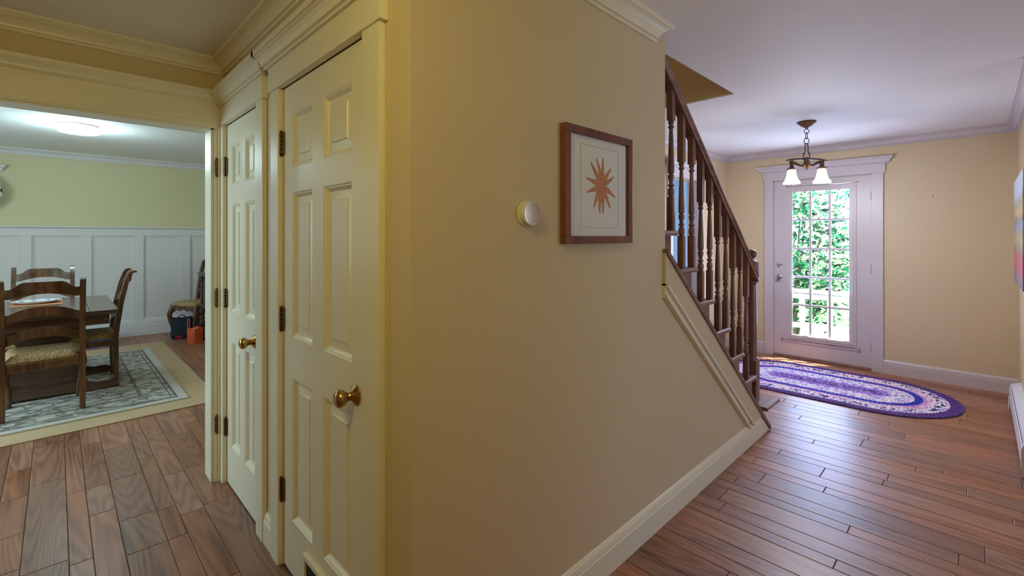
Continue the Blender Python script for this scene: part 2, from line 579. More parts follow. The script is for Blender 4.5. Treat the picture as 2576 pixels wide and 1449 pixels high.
    def build(s, name, mat, parent=None, smooth=False, off=None, clean=True, angle=40):
        me = bpy.data.meshes.new(name)
        bm = bmesh.new()
        o = Vector(off) if off is not None else Vector((0, 0, 0))
        bv = [bm.verts.new(Vector(p) - o) for p in s.v]
        lay = bm.loops.layers.color.new('Col') if any(c is not None for c in s.c) else None
        for f, c in zip(s.f, s.c):
            try:
                bf = bm.faces.new([bv[i] for i in f])
            except ValueError:
                continue
            if lay is not None and c is not None:
                for lp in bf.loops:
                    lp[lay] = c
        loose = [v for v in bm.verts if not v.link_faces]
        if loose:
            bmesh.ops.delete(bm, geom=loose, context='VERTS')
        if clean:
            bmesh.ops.recalc_face_normals(bm, faces=list(bm.faces))
        bm.to_mesh(me)
        bm.free()
        me.materials.append(M[mat] if isinstance(mat, str) else mat)
        if smooth:
            for p in me.polygons:
                p.use_smooth = True
            try:
                me.set_sharp_from_angle(angle=math.radians(angle))
            except Exception:
                pass
        ob = bpy.data.objects.new(name, me)
        COL.objects.link(ob)
        if parent is not None:
            ob.parent = parent
        return ob

def tag(o, label, cat, group=None, kind=None):
    o['label'] = label
    o['category'] = cat
    if group:
        o['group'] = group
    if kind:
        o['kind'] = kind
    return o

def empty(name, loc, rz=0.0):
    o = bpy.data.objects.new(name, None)
    o.empty_display_size = 0.1
    o.location = loc
    o.rotation_euler = (0, 0, rz)
    COL.objects.link(o)
    return o

def copy_tree(o, parent=None):
    c = o.copy()
    COL.objects.link(c)
    c.parent = parent
    for ch in [x for x in list(bpy.data.objects) if x.parent == o]:
        copy_tree(ch, c)
    return c

def part(name, mat, parent, fn, smooth=False, world=True):
    """one mesh part; fn(MB) fills it in world coordinates (unrotated parent) unless world is False"""
    m = MB()
    fn(m)
    off = None
    if world and parent is not None:
        off = Vector((0, 0, 0))
        p = parent
        while p is not None:
            off += p.location
            p = p.parent
    return m.build(name, mat, parent, smooth, off)

# ================================================================== THE SETTING
CEIL = 2.44
DCEIL = 2.53
YS = 1.11            # stair wall face
XC = 0.70            # closet wall face
YD = 3.12            # dining opening wall, hall side
YF = 8.50            # dining far wall
XF = 6.135           # front wall
YL = 2.30            # wall beyond the stairs
YR = -0.24           # wall with the painting
SLOPE = 0.835        # stair pitch

# ---- floor: planks laid along Y, widths repeating wide, narrow, medium
floor = MB()
floor.box(-3.1, XF + 0.14, -4.1, YF + 0.1, -0.12, -0.012)
floor = floor.build('floor', 'floor_gap')
tag(floor, 'brown hardwood plank floor running from the hall into foyer and dining room', 'floor', kind='structure')

def in_view(x, y, z=0.0):
    fx, fy = math.cos(YAW), math.sin(YAW)
    d = x * fx + y * fy
    r = x * fy - y * fx
    if d < 0.3:
        return False
    px = 1288 + FPX * r / d
    py = 595 + FPX * (CAM_H - z) / d
    return -40 < px < 2620 and py < 1500

def plank_mesh(mb, x0, x1, y0, y1):
    g, ch, zt = 0.0009, 0.0024, 0.0
    x0 += g; x1 -= g; y0 += g; y1 -= g
    zb = -0.012
    ring0 = [(x0, y0, zb), (x1, y0, zb), (x1, y1, zb), (x0, y1, zb)]
    ring1 = [(x0, y0, zt - ch * .8), (x1, y0, zt - ch * .8), (x1, y1, zt - ch * .8), (x0, y1, zt - ch * .8)]
    ring2 = [(x0 + ch, y0 + ch, zt), (x1 - ch, y0 + ch, zt), (x1 - ch, y1 - ch, zt), (x0 + ch, y1 - ch, zt)]
    fs = []
    for k in (0, 4):
        for i in range(4):
            j = (i + 1) % 4
            fs.append((k + i, k + j, k + 4 + j, k + 4 + i))
    fs.append((8, 9, 10, 11))
    mb.add(ring0 + ring1 + ring2, fs)

def covered(x, y):
    """not seen from the hall: inside walls, under rugs, behind the stairs"""
    if 0.72 < x < 6.2 and 1.14 < y < 3.2:
        return not (x > 3.75 and y < YL)
    if y > 3.2 and x > 1.75:
        return True
    if 4.65 < y < 7.72 and x < 1.0:
        return True
    if x < 0.70 and y > 1.1 and x < -0.75:
        return True
    return False

edges = []
x = -0.11 - 0.332 * 9
k = 0
while x < XF:
    w = (0.15, 0.078, 0.104)[k % 3]
    edges.append((x, min(x + w, XF)))
    x += w
    k += 1
rnd = random.Random(11)
rest = MB()
cands = []
measured = {  # end joints that can be read in the photograph, by row index (distance along Y)
}
for (x0, x1) in edges:
    if x1 < -3.1:
        continue
    y = -4.1 + rnd.random() * 0.8
    prev = -4.1
    ys = [-4.1]
    while y < YF:
        ys.append(y)
        if x0 < 0.75:
            y += rnd.choice((0.32, 0.42, 0.5, 0.62, 0.75, 0.9)) * (1.0 + 0.1 * rnd.random())
        else:
            y += rnd.choice((0.5, 0.7, 0.9, 1.1, 1.3, 1.5, 1.7)) * (1.0 + 0.1 * rnd.random())
    ys.append(YF)
    for a, b in zip(ys, ys[1:]):
        if b - a < 0.02:
            continue
        xm = (x0 + x1) / 2
        seen = any(in_view(xm, a + (b - a) * t) and not covered(xm, a + (b - a) * t) for t in (0.03, 0.25, 0.5, 0.75, 0.97))
        d = math.hypot(xm, (a + b) / 2)
        cands.append((0 if seen else 1, d, x0, x1, a, b))
cands.sort()
n_single = 0
for s_, d, x0, x1, a, b in cands:
    if s_ == 0 and n_single < 300:
        mb = MB()
        plank_mesh(mb, x0, x1, a, b)
        cx_, cy_ = (x0 + x1) / 2, (a + b) / 2
        o = mb.build('plank', 'plank', floor, off=(cx_, cy_, 0), clean=False)
        o.location = (cx_, cy_, 0)
        n_single += 1
    else:
        plank_mesh(rest, x0, x1, a, b)
r_ = rest.build('planks_beyond', 'plank', floor, clean=False)
r_['kind'] = 'stuff'

# ---- ceilings
mb = MB()
mb.grid([-3.12, 1.04, 3.455, XF + 0.14], [-4.12, 1.236, YL - 0.001, YD + 0.13], CEIL, CEIL + 0.012, 'z', {(1, 1)})
tag(mb.build('ceiling', 'ceiling'), 'white plaster ceiling over hall and foyer with stairwell opening', 'ceiling', kind='structure')
mb = MB()
mb.box(-2.72, 2.9, YD + 0.131, YF + 0.12, DCEIL, DCEIL + 0.16)
tag(mb.build('ceiling_dining', 'ceiling'), 'white ceiling of the dining room around the round lamp', 'ceiling', kind='structure')
# stairwell shaft above the opening, up to the floor above
mb = MB()
mb.grid([0.93, 1.04, 3.455, 3.57], [1.14, 1.236, YL - 0.001, 2.41], CEIL + 0.0125, 4.7, 'z', {(1, 1)})
tag(mb.build('wall_stairwell', 'wall'), 'tan wall face inside the stairwell opening above the handrail', 'wall', kind='structure')
mb = MB()
mb.box(0.93, 3.57, 1.14, 2.41, 4.7, 4.8)
tag(mb.build('ceiling_upper', 'ceiling'), 'ceiling of the floor above the stairwell', 'ceiling', kind='structure')

# ---- stair wall (thermostat wall): full height, then a knee wall following the stair
def cap_z(x):
    return 1.318 - SLOPE * (x - 2.173)
mb = MB()
mb.prism([(XC, 0), (2.173, 0), (2.173, CEIL), (XC, CEIL)], 'y', YS, 1.235)
wall_stairs = mb.build('wall_stairs', 'wall')
tag(wall_stairs, 'tan painted wall with thermostat and framed starfish picture', 'wall', kind='structure')
xe = 2.173 + 1.318 / SLOPE
mb = MB()
mb.prism([(2.173, 0), (xe - 0.03, 0), (2.173, 1.30)], 'y', YS, 1.155)
mb.build('knee_wall', 'wall', wall_stairs)
# sloping skirt board standing proud, with white moulding under it and brown cap over it
Xb = 2.145
mb = MB()
z_top = lambda x: cap_z(x) - 0.004
z_bot = lambda x: cap_z(x) - 0.165
xs = 3.60
mb.prism([(Xb, z_bot(Xb)), (Xb, z_top(Xb)), (xe - 0.168, 0.1405), ((1.318 - 0.165 - 0.1405) / SLOPE + 2.173, 0.1405)], 'y', 1.092, YS)
mb.build('sloping_skirt', 'wall', wall_stairs)

def slope_strip(mb, dz0, dz1, y0, y1, x0, x1):
    mb.prism([(x0, cap_z(x0) + dz0), (x0, cap_z(x0) + dz1), (x1, cap_z(x1) + dz1), (x1, cap_z(x1) + dz0)], 'y', y0, y1)
mb = MB()
x1 = 2.173 + (1.318 - 0.205 - 0.138) / SLOPE
slope_strip(mb, -0.225, -0.155, 1.096, YS, Xb, x1)
slope_strip(mb, -0.171, -0.155, 1.078, 1.0961, Xb, x1 + .05)
slope_strip(mb, -0.225, -0.209, 1.082, 1.0961, Xb, x1)
mb.build('sloping_moulding', 'trim', wall_stairs)
mb = MB()
slope_strip(mb, -0.006, 0.022, 1.080, 1.160, 2.150, xe - 0.012)
mb.build('sloping_cap', 'stair', wall_stairs)
# baseboard of the stair wall
BASE = [(0, 0), (0.018, 0), (0.018, 0.100), (0.013, 0.104), (0.016, 0.112), (0.012, 0.128), (0.006, 0.138), (0, 0.141)]
mb = MB()
vs0 = []
for xx, f in ((XC + .001, 0), (0, 1)):
    for p, z in BASE:
        vs0.append((xx if not f else xe - 0.012 - z / SLOPE, YS - p, z))
n_ = len(BASE)
mb.add(vs0, [tuple(range(n_)), tuple(range(2 * n_ - 1, n_ - 1, -1))] + [(i, i + n_, (i + 1) % n_ + n_, (i + 1) % n_) for i in range(n_)])
bo = mb.build('baseboard_stairs', 'trim')
tag(bo, 'cream baseboard along the foot of the thermostat wall', 'baseboard', kind='structure')

CROWN = [(0, 0), (0.009, 0), (0.013, 0.004), (0.013, 0.010), (0.008, 0.013), (0.008, 0.016), (0.018, 0.017), (0.020, 0.026), (0.026, 0.038), (0.036, 0.049), (0.048, 0.056), (0.056, 0.058), (0.056, 0.063), (0.066, 0.064), (0.072, 0.069), (0.072, 0.080), (0, 0.080)]
def crown(name, a, b, n, m0, m1, label, ztop=CEIL, mat='trim', k=1.0):
    mb = MB()
    prof = [(p * k, ztop - 0.080 * k + z * k) for p, z in CROWN]
    mb.sweep(prof, a, b, n, m0, m1)
    return tag(mb.build(name, mat), label, 'crown moulding', kind='structure')
crown('trim_1', (XC, YS), (2.06, YS), (0, -1), -1, 1, 'crown moulding above the thermostat wall ending in a cut return')
crown('trim_2', (XC, YD), (XC, YS), (-1, 0), 1, 1, 'crown moulding above the two closet doors')
crown('trim_3', (-3.0, YD), (XC, YD), (0, -1), 1, -1, 'crown moulding above the dining room opening')
crown('trim_4', (XF, YL), (XF, YR), (-1, 0), 1, -1, 'crown moulding above the glazed front door', mat='trim_shaded')
crown('trim_5', (3.62, YL), (XF, YL), (0, -1), 0, -1, 'crown moulding on wall beyond the stairs', mat='trim_shaded')
crown('trim_6', (XF, YR), (3.9, YR), (0, 1), 1, 0, 'crown moulding above the landscape painting', mat='trim_shaded')
crown('trim_7', (-2.6, YF), (2.8, YF), (0, -1), 0, 0, 'crown moulding on the far dining room wall', DCEIL, 'trim_white')

# ---- closet wall with two door openings
N0, N1 = 1.355, 2.125          # near door opening along Y
F0, F1 = 2.432, 3.052          # far door opening
HD = 2.06
mb = MB()
mb.grid([1.2352, N0 - 0.015, N1 + 0.015, F0 - 0.015, F1 + 0.01, YD], [0, HD + 0.012, CEIL], XC, XC + 0.115, 'x', {(1, 0), (3, 0)})
tag(mb.build('wall_closet', 'wall'), 'tan wall holding the two six-panel closet doors', 'wall', kind='structure')
# end closing the closet wall against the stair wall is the stair wall itself; closet back keeps daylight out
mb = MB()
mb.box(1.30, 1.36, 1.2351, YD, 0, CEIL)
tag(mb.build('wall_closet_back', 'wall'), 'plain wall closing the back of the closets', 'wall', kind='structure')

def closet_door(name, y0, y1, label, cols, knob_y, hinge_y):
    """six-panel door in the plane X=XC, slab y0..y1, hinged at y1"""
    xf, xb = XC + 0.001, XC + 0.036
    root = empty(name, ((xf + xb) / 2, (y0 + y1) / 2, 0.012))
    tag(root, label, 'door', 'closet doors', 'structure')
    rows = [(0.235, 0.830), (1.000, 1.604), (1.707, 1.937)]
    us = [y0, cols[3], cols[2], cols[1], cols[0], y1]
    vs_ = [0.012, rows[0][0], rows[0][1], rows[1][0], rows[1][1], rows[2][0], rows[2][1], HD - 0.004]
    part('slab', 'trim', root, lambda m: m.grid(us, vs_, xf, xb, 'x', {(i, j) for i in (1, 3) for j in (1, 3, 5)}))
    for (a, b) in ((cols[1], cols[0]), (cols[3], cols[2])):
        for (z0, z1) in rows:
            def pan(m, a=a, b=b, z0=z0, z1=z1):
                # sticking moulding (two steps), flat margin, raised field
                ins = [(0, 0.0), (0.006, 0.004), (0.009, 0.004), (0.017, 0.012), (0.020, 0.016), (0.050, 0.012), (0.053, 0.008)]
                R = []
                for d, x in ins:
                    R.append([(xf + x, a + d, z0 + d), (xf + x, b - d, z0 + d), (xf + x, b - d, z1 - d), (xf + x, a + d, z1 - d)])
                vs = [p for r in R for p in r]
                fs = []
                for q in range(len(R) - 1):
                    for i in range(4):
                        j = (i + 1) % 4
                        fs.append((q * 4 + i, q * 4 + j, q * 4 + 4 + j, q * 4 + 4 + i))
                l = (len(R) - 1) * 4
                fs.append((l, l + 1, l + 2, l + 3))
                # back
                o = len(vs)
                vs += [(xb - .001, a, z0), (xb - .001, b, z0), (xb - .001, b, z1), (xb - .001, a, z1)]
                fs.append((o, o + 3, o + 2, o + 1))
                for i in range(4):
                    j = (i + 1) % 4
                    fs.append((i, o + i, o + j, j))
                m.add(vs, fs)
            part('panel', 'trim', root, pan)
    for hz in (1.822, 1.066, 0.328):
        def hg(m, hz=hz):
            for q in range(5):
                z0 = hz - 0.048 + q * 0.0192
                m.lathe([(0.0062, z0 + .0006), (0.0070, z0 + .002), (0.0070, z0 + .0172), (0.0062, z0 + .0186)], (XC - 0.008, hinge_y, 0), 'z', 10)
            m.lathe([(0.0045, hz - .055), (0.0068, hz - .050), (0.0045, hz - .047)], (XC - 0.008, hinge_y, 0), 'z', 8)
            m.lathe([(0.0045, hz + .047), (0.0068, hz + .050), (0.0045, hz + .055)], (XC - 0.008, hinge_y, 0), 'z', 8)
            m.box(XC - 0.006, XC + 0.0005, hinge_y - 0.020, hinge_y - 0.004, hz - 0.048, hz + 0.048)
            m.box(XC - 0.006, XC - 0.001, hinge_y + 0.001, hinge_y + 0.0035, hz - 0.048, hz + 0.048)
        part('hinge', 'hinge', root, hg, True)
    kz = 0.900
    kn = part('knob', 'brass', root, lambda m: m.lathe(
        [(0.011, 0.0), (0.0115, -0.020), (0.015, -0.024), (0.013, -0.028), (0.018, -0.034), (0.026, -0.042), (0.0285, -0.052), (0.0265, -0.062), (0.019, -0.068), (0.008, -0.070)],
        (XC, knob_y, kz), 'x', 24), True)
    part('rosette', 'brass', kn, lambda m: m.lathe([(0.034, 0.0005), (0.034, -0.003), (0.030, -0.006), (0.018, -0.014), (0.0125, -0.020)], (XC, knob_y, kz), 'x', 28), True)
    return root

# part() takes offsets through the parent chain; a knob's child sits in the same frame
d1 = closet_door('door_1', N0 + 0.003, N1 - 0.003, 'nearest cream six-panel closet door with brass knob and pet flap', (2.015, 1.805, 1.700, 1.472), 1.440, N1 - 0.002)
d2 = closet_door('door_2', F0 + 0.003, F1 - 0.003, 'narrow pale six-panel closet door beside the dining room opening', (2.960, 2.790, 2.700, 2.530), 2.520, F1 - 0.002)
# pet flap cut low in the near door
pf = part('pet_flap', 'trim', d1, lambda m: m.grid([1.60, 1.618, 1.852, 1.870], [0.020, 0.158, 0.176], XC - 0.012, XC + 0.0009, 'x', {(1, 0)}))
part('flap', 'dark', pf, lambda m: m.box(XC - 0.004, XC + 0.0005, 1.619, 1.851, 0.022, 0.157))

CAP = [(0, 0), (0.010, 0), (0.013, 0.004), (0.010, 0.009), (0.010, 0.012), (0.020, 0.013), (0.021, 0.022), (0.026, 0.034), (0.035, 0.045), (0.044, 0.050), (0.044, 0.055), (0.053, 0.056), (0.053, 0.078), (0, 0.078)]
def cap_run(mb, a, b, n, z, m0, m1, base=0.0, k=1.0):
    mb.sweep([(base * 0 + p * k + base, z + q * k) if p else (0, z + q * k) for p, q in CAP], a, b, n, m0, m1)

def closet_casing(name, y0, y1, left_w, right_w, label, endL=True):
    xf = 0.678
    root = empty(name, (XC, (y0 + y1) / 2, 0))
    tag(root, label, 'door casing', None, 'structure')
    part('casing_leg', 'trim', root, lambda m: m.box(xf, XC, y0 - right_w, y0, 0, HD, 0.0025))
    part('casing_leg', 'trim', root, lambda m: m.box(xf, XC, y1, y1 + left_w, 0, HD, 0.0025))
    # jamb linings and door stop
    part('jamb', 'trim', root, lambda m: m.box(XC, XC + 0.115, y0 - 0.014, y0, 0, HD))
    part('jamb', 'trim', root, lambda m: m.box(XC, XC + 0.115, y1, y1 + (0.014 if left_w > .05 else 0.009), 0, HD))
    ya, yb = y0 - right_w - 0.016, y1 + left_w + (0.016 if endL else 0)
    part('frieze', 'trim', root, lambda m: m.box(0.672, XC, ya, yb, HD, 2.165, 0.002))
    prof = [((0.028 + p) if p > 0 else 0, 2.165 + q) for p, q in CAP]
    part('cap', 'trim', root, lambda m: m.sweep(prof, (XC, yb), (XC, ya), (-1, 0), (-0.7 if endL else 0.0), 0.7))
    return root
closet_casing('trim_8', N0, N1, 0.094, 0.108, 'cream casing with stepped cap around the nearest closet door')
closet_casing('trim_9', F0, F1, 0.048, 0.095, 'cream casing with stepped cap around the narrow closet door', False)
# base blocks on the strips of wall beside the casings
mb = MB()
mb.sweep(BASE, (XC, F0 - 0.0955), (XC, N1 + 0.0945), (-1, 0))
tag(mb.build('baseboard_closet', 'trim'), 'short cream baseboard between the two closet doors', 'baseboard', kind='structure')

# ---- dining opening wall
OX0, OX1 = -0.80, 0.634
OH = 2.036
mb = MB()
mb.grid([-3.1, OX0 - 0.02, OX1 + 0.02, 2.9], [0, OH + 0.02, DCEIL + 0.1], YD, YD + 0.13, 'y', {(1, 0)})
tag(mb.build('wall_opening', 'wall'), 'tan wall above and beside the dining room opening', 'wall', kind='structure')
root = empty('trim_10', ((OX0 + OX1) / 2, YD, 0))
tag(root, 'cream stepped casing and header around the dining room opening', 'door casing', None, 'structure')
part('header', 'trim', root, lambda m: m.box(OX0 - 0.13, XC - 0.001, 3.100, YD, OH + 0.010, 2.190, 0.002))
prof = [((0.020 + p * 0.8) if p > 0 else 0, 2.190 + q * 0.8) for p, q in CAP]
part('cap', 'trim', root, lambda m: m.sweep(prof, (OX0 - 0.14, YD), (XC - 0.03, YD), (0, -1), -0.7, 0))
for q, (dx, y0, y1) in enumerate(((0.0, 3.118, 3.262), (0.016, 3.106, 3.125), (0.032, 3.096, 3.112))):
    part('jamb_head', 'trim', root, lambda m: m.box(OX0 - dx, OX1 + dx, y0, y1, OH + dx * .6, OH + dx * .6 + 0.018, 0.002))
    for s in (0, 1):
        xa, xb_ = (OX1 + dx, OX1 + dx + 0.018) if s == 0 else (OX0 - dx - 0.018, OX0 - dx)
        part('jamb_leg', 'trim', root, lambda m: m.box(xa, xb_, y0, y1, 0, OH + dx * .6, 0.002))
part('casing_leg', 'trim', root, lambda m: m.box(OX0 - 0.13, OX0 - 0.05, 3.100, YD, 0, OH + 0.01, 0.002))
part('casing_leg', 'trim', root, lambda m: m.box(OX1 + 0.050, XC - 0.002, 3.096, YD, 0, OH + 0.01, 0.002))
for hz in (1.82, 1.066, 0.335):
    def hg(m, hz=hz):
        for q in range(5):
            z0 = hz - 0.046 + q * 0.0184
            m.lathe([(0.0058, z0 + .0006), (0.0066, z0 + .002), (0.0066, z0 + .0164), (0.0058, z0 + .0178)], (OX1 + 0.026, 3.099, 0), 'z', 10)
        m.box(OX1 + 0.016, OX1 + 0.040, 3.1005, 3.1035, hz - 0.044, hz + 0.044)
        m.ball((OX1 + 0.026, 3.099, hz + 0.05), 0.006, seg=8)
        m.ball((OX1 + 0.026, 3.099, hz - 0.05), 0.006, seg=8)
    part('hinge', 'hinge', root, hg, True)

# ---- dining room shell
mb = MB()
mb.grid([-2.72, -1.62, -0.62, 2.9], [0, 1.62, 2.24, DCEIL + 0.1], YF, YF + 0.12, 'y', {(1, 1)})
wfar = mb.build('wall_dining', 'wall_green')
tag(wfar, 'far dining room wall with white panelled wainscot below', 'wall', kind='structure')
WT = 1.555
part('wainscot_board', 'trim_white', wfar, lambda m: m.box(-2.6, 2.8, YF - 0.008, YF - 0.0005, 0.2, WT - 0.02))
part('rail', 'trim_white', wfar, lambda m: m.box(-2.6, 2.8, YF - 0.032, YF - 0.0085, WT - 0.125, WT - 0.02))
part('ledge', 'trim_white', wfar, lambda m: m.sweep([(0, WT - 0.045), (0.030, WT - 0.045), (0.032, WT - 0.030), (0.045, WT - 0.022), (0.060, WT - 0.016), (0.060, WT), (0, WT)], (-2.6, YF), (2.8, YF), (0, -1)))
sx_ = [-0.275, 0.288, 0.845, 1.404, 1.965, 2.52, -0.84, -1.40, -1.96]
sx_.sort()
for xx in sx_:
    part('stile', 'trim_white', wfar, lambda m: m.box(xx - 0.052, xx + 0.052, YF - 0.032, YF - 0.0085, 0.2, WT - 0.126))
for a, b in zip(sx_, sx_[1:]):
    def pm(m, a=a, b=b):
        x0, x1, z0, z1 = a + 0.053, b - 0.053, 0.255, WT - 0.127
        for q, (i0, i1, yy) in enumerate(((0.0, 0.016, 0.020), (0.016, 0.028, 0.0125))):
            m.grid([x0 + i0, x0 + i1, x1 - i1, x1 - i0], [z0 + i0, z0 + i1, z1 - i1, z1 - i0], YF - yy, YF - 0.0085, 'y', {(1, 1)})
    part('panel_moulding', 'trim_white', wfar, pm)
mb = MB()
mb.sweep([(0, 0), (0.032, 0), (0.032, 0.150), (0.026, 0.158), (0.030, 0.17), (0.026, 0.20), (0.018, 0.232), (0.010, 0.252), (0, 0.254)], (-2.6, YF - 0.008), (2.8, YF - 0.008), (0, -1))
tag(mb.build('baseboard_dining', 'trim_white'), 'tall white baseboard under the dining room wainscot', 'baseboard', kind='structure')
mb = MB()
mb.grid([YD + .131, 3.8, 6.0, YF - 0.001], [0, 1.0, 2.2, DCEIL + 0.1], -2.72, -2.60, 'x', {(1, 1)})
tag(mb.build('wall_dining_side', 'wall_green'), 'dining room side wall with the tall window', 'wall', kind='structure')
mb = MB()
mb.box(2.8, 2.92, YD + .131, YF - 0.001, 0, DCEIL + 0.1)
tag(mb.build('wall_dining_end', 'wall_green'), 'dining room wall behind the carved chest', 'wall', kind='structure')
# far window beside the wainscot with capped casing and curtain
w1 = empty('window_1', (-1.12, YF, 1.62))
tag(w1, 'white cased window at the edge of the far dining wall', 'window', None, 'structure')
part('frame', 'trim_white', w1, lambda m: m.grid([-1.70, -1.60, -0.64, -0.54], [1.57, 1.64, 2.20, 2.225], YF - 0.02, YF - 0.0005, 'y', {(1, 1)}))
prof = [((0.020 + p) if p > 0 else 0, 2.225 + q) for p, q in CAP]
part('cap', 'trim_white', w1, lambda m: m.sweep(prof, (-1.74, YF), (-0.50, YF), (0, -1), -0.7, 0.7))
part('sash', 'trim_white', w1, lambda m: m.grid([-1.62, -1.58, -1.14, -1.10, -0.66, -0.62], [1.62, 1.66, 2.20, 2.24], YF + 0.03, YF + 0.06, 'y', {(1, 1), (3, 1)}))
for a in (-1.58, -1.10):
    part('pane', 'glass', w1, lambda m: m.box(a, a + 0.44, YF + 0.043, YF + 0.047, 1.66, 2.20))
def curt(m):
    n = 60
    for side in (0,):
        top, rows = [], 12
        vs = []
        for j in range(rows + 1):
            v = j / rows
            for i in range(n + 1):
                u = i / n
                xx = -1.11 + 0.565 * (2 * u - 1) * (0.90 + 0.24 * math.sin(PI * min(1, v * 1.05)) ** 0.8)
                yy = YF - 0.075 - 0.03 * math.sin(u * 70 + v * 2) * (0.4 + v) - 0.04 * math.sin(PI * v)
                zz = 2.20 - v * (0.40 + 0.10 * abs(math.cos(u * PI * 3)))
                vs.append((xx, yy, zz))
        fs = []
        for j in range(rows):
            for i in range(n):
                a = j * (n + 1) + i
                fs.append((a, a + 1, a + n + 2, a + n + 1))
        m.add(vs, fs)
c_ = MB(); curt(c_)
c_ = c_.build('curtain', 'curtain', None, True, clean=False, off=(-1.11, YF - 0.09, 1.70))
c_.location = (-1.11, YF - 0.09, 1.70)
sm = c_.modifiers.new('thick', 'SOLIDIFY'); sm.thickness = 0.004
tag(c_, 'green leaf print curtain hanging at the far dining window', 'curtain')

# ---- foyer shell
DY0, DY1 = 0.805, 1.745
mb = MB()
mb.grid([YR - 0.12, DY0 - 0.02, DY1 + 0.02, YL + 0.12], [-0.1, -0.011, 2.085, CEIL + .1], XF, XF + 0.14, 'x', {(1, 1)})
tag(mb.build('wall_front', 'wall'), 'tan front wall around the glazed door', 'wall', kind='structure')
mb = MB()
mb.box(3.9, XF, YR - 0.12, YR, 0, CEIL)
tag(mb.build('wall_right', 'wall'), 'wall holding the landscape painting above the white heater', 'wall', kind='structure')
# wall beyond the stairs, with a cased doorway into a blue room
BX0, BX1 = 4.64, 5.28
mb = MB()
mb.grid([0.80, BX0 - 0.012, BX1 + 0.012, XF], [0, 2.06, CEIL + 0.12], YL, YL + 0.12, 'y', {(1, 0)})
tag(mb.build('wall_left', 'wall'), 'tan wall beyond the stairs with a doorway to the blue room', 'wall', kind='structure')
root = empty('trim_11', ((BX0 + BX1) / 2, YL, 0))
tag(root, 'white casing around the blue room doorway behind the balusters', 'door casing', None, 'structure')
part('casing_leg', 'trim_shaded', root, lambda m: m.box(BX0 - 0.11, BX0, YL - 0.022, YL, 0, 2.06, .002))
part('casing_leg', 'trim_shaded', root, lambda m: m.box(BX1, BX1 + 0.11, YL - 0.022, YL, 0, 2.06, .002))
part('frieze', 'trim_shaded', root, lambda m: m.box(BX0 - 0.125, BX1 + 0.125, YL - 0.028, YL, 2.06, 2.165, .002))
prof = [((0.028 + p) if p > 0 else 0, 2.165 + q) for p, q in CAP]
part('cap', 'trim_shaded', root, lambda m: m.sweep(prof, (BX0 - 0.125, YL), (BX1 + 0.125, YL), (0, -1), -0.7, 0.7))
part('jamb', 'trim_shaded', root, lambda m: m.box(BX0 - 0.012, BX0, YL, YL + 0.12, 0, 2.06))
part('jamb', 'trim_shaded', root, lambda m: m.box(BX1, BX1 + 0.012, YL, YL + 0.12, 0, 2.06))
mb = MB()
mb.box(3.6, 7.2, 3.66, 3.78, 0, CEIL + 0.1)
mb.box(7.1, 7.2, YL + .12, 3.66, 0, CEIL + 0.1)
mb.box(3.5, 3.6, YL + .12, 3.78, 0, CEIL + 0.1)
mb.box(3.5, 7.2, YL + .12, 3.78, CEIL + 0.1, CEIL + 0.2)
mb.box(XF + .14, 7.2, YL, 3.78, -0.1, -0.011)
tag(mb.build('wall_blue_room', 'wall_blue'), 'pale blue wall seen through the doorway behind the balusters', 'wall', kind='structure')
light('blue_room_lamp', 'POINT', (5.4, 3.1, 2.0), (0, 0, 0), 14.0, (0.85, 0.92, 1.0), shadow_soft_size=0.15)

mb = MB()
mb.sweep(BASE, (XF, DY0 - 0.098), (XF, YR), (-1, 0))
tag(mb.build('baseboard_front', 'trim_shaded'), 'white baseboard between front door and heater', 'baseboard', kind='structure')
mb = MB()
mb.sweep(BASE, (XF, YL), (XF, DY1 + 0.098), (-1, 0))
tag(mb.build('baseboard_corner', 'trim_shaded'), 'short white baseboard in the corner behind the newel post', 'baseboard', kind='structure')
mb = MB()
mb.sweep(BASE, (3.9, YL), (BX0 - 0.111, YL), (0, -1))
tag(mb.build('baseboard_left', 'trim_shaded'), 'white baseboard on the wall beyond the stairs', 'baseboard', kind='structure')

# ---- rooms behind the viewpoint (they close the space and carry its windows)
mb = MB()
mb.grid([-3.1, 2.1, 3.8, 4.02], [0, 0.3, 2.2, CEIL], -4.1, -3.98, 'y', {(1, 1)})
tag(mb.build('wall_back', 'wall'), 'living room wall with a wide window, behind the viewpoint', 'wall', kind='structure')
mb = MB()
mb.box(-3.1, -2.98, -3.98, YD, 0, CEIL)
tag(mb.build('wall_hall_end', 'wall'), 'plain hall end wall outside the view', 'wall', kind='structure')
mb = MB()
mb.box(3.9, 4.02, -3.98, YR - 0.1201, 0, CEIL)
tag(mb.build('wall_living', 'wall'), 'living room side wall outside the view', 'wall', kind='structure')

mb = MB()
mb.box(-2.98, 1.95, -1.32, -1.20, 0, CEIL)  # added unseen wall, keeps window light off the thermostat wall's left part
tag(mb.build('wall_light_block', 'wall'), 'plain hall wall added outside the view to block window light', 'wall', kind='structure')
mb = MB()
mb.box(1.951, 1.975, -1.34, -1.18, 0, CEIL - 0.001)
tag(mb.build('trim_13', 'trim'), 'cream casing on the end of the hall wall outside the view', 'door casing', kind='structure')

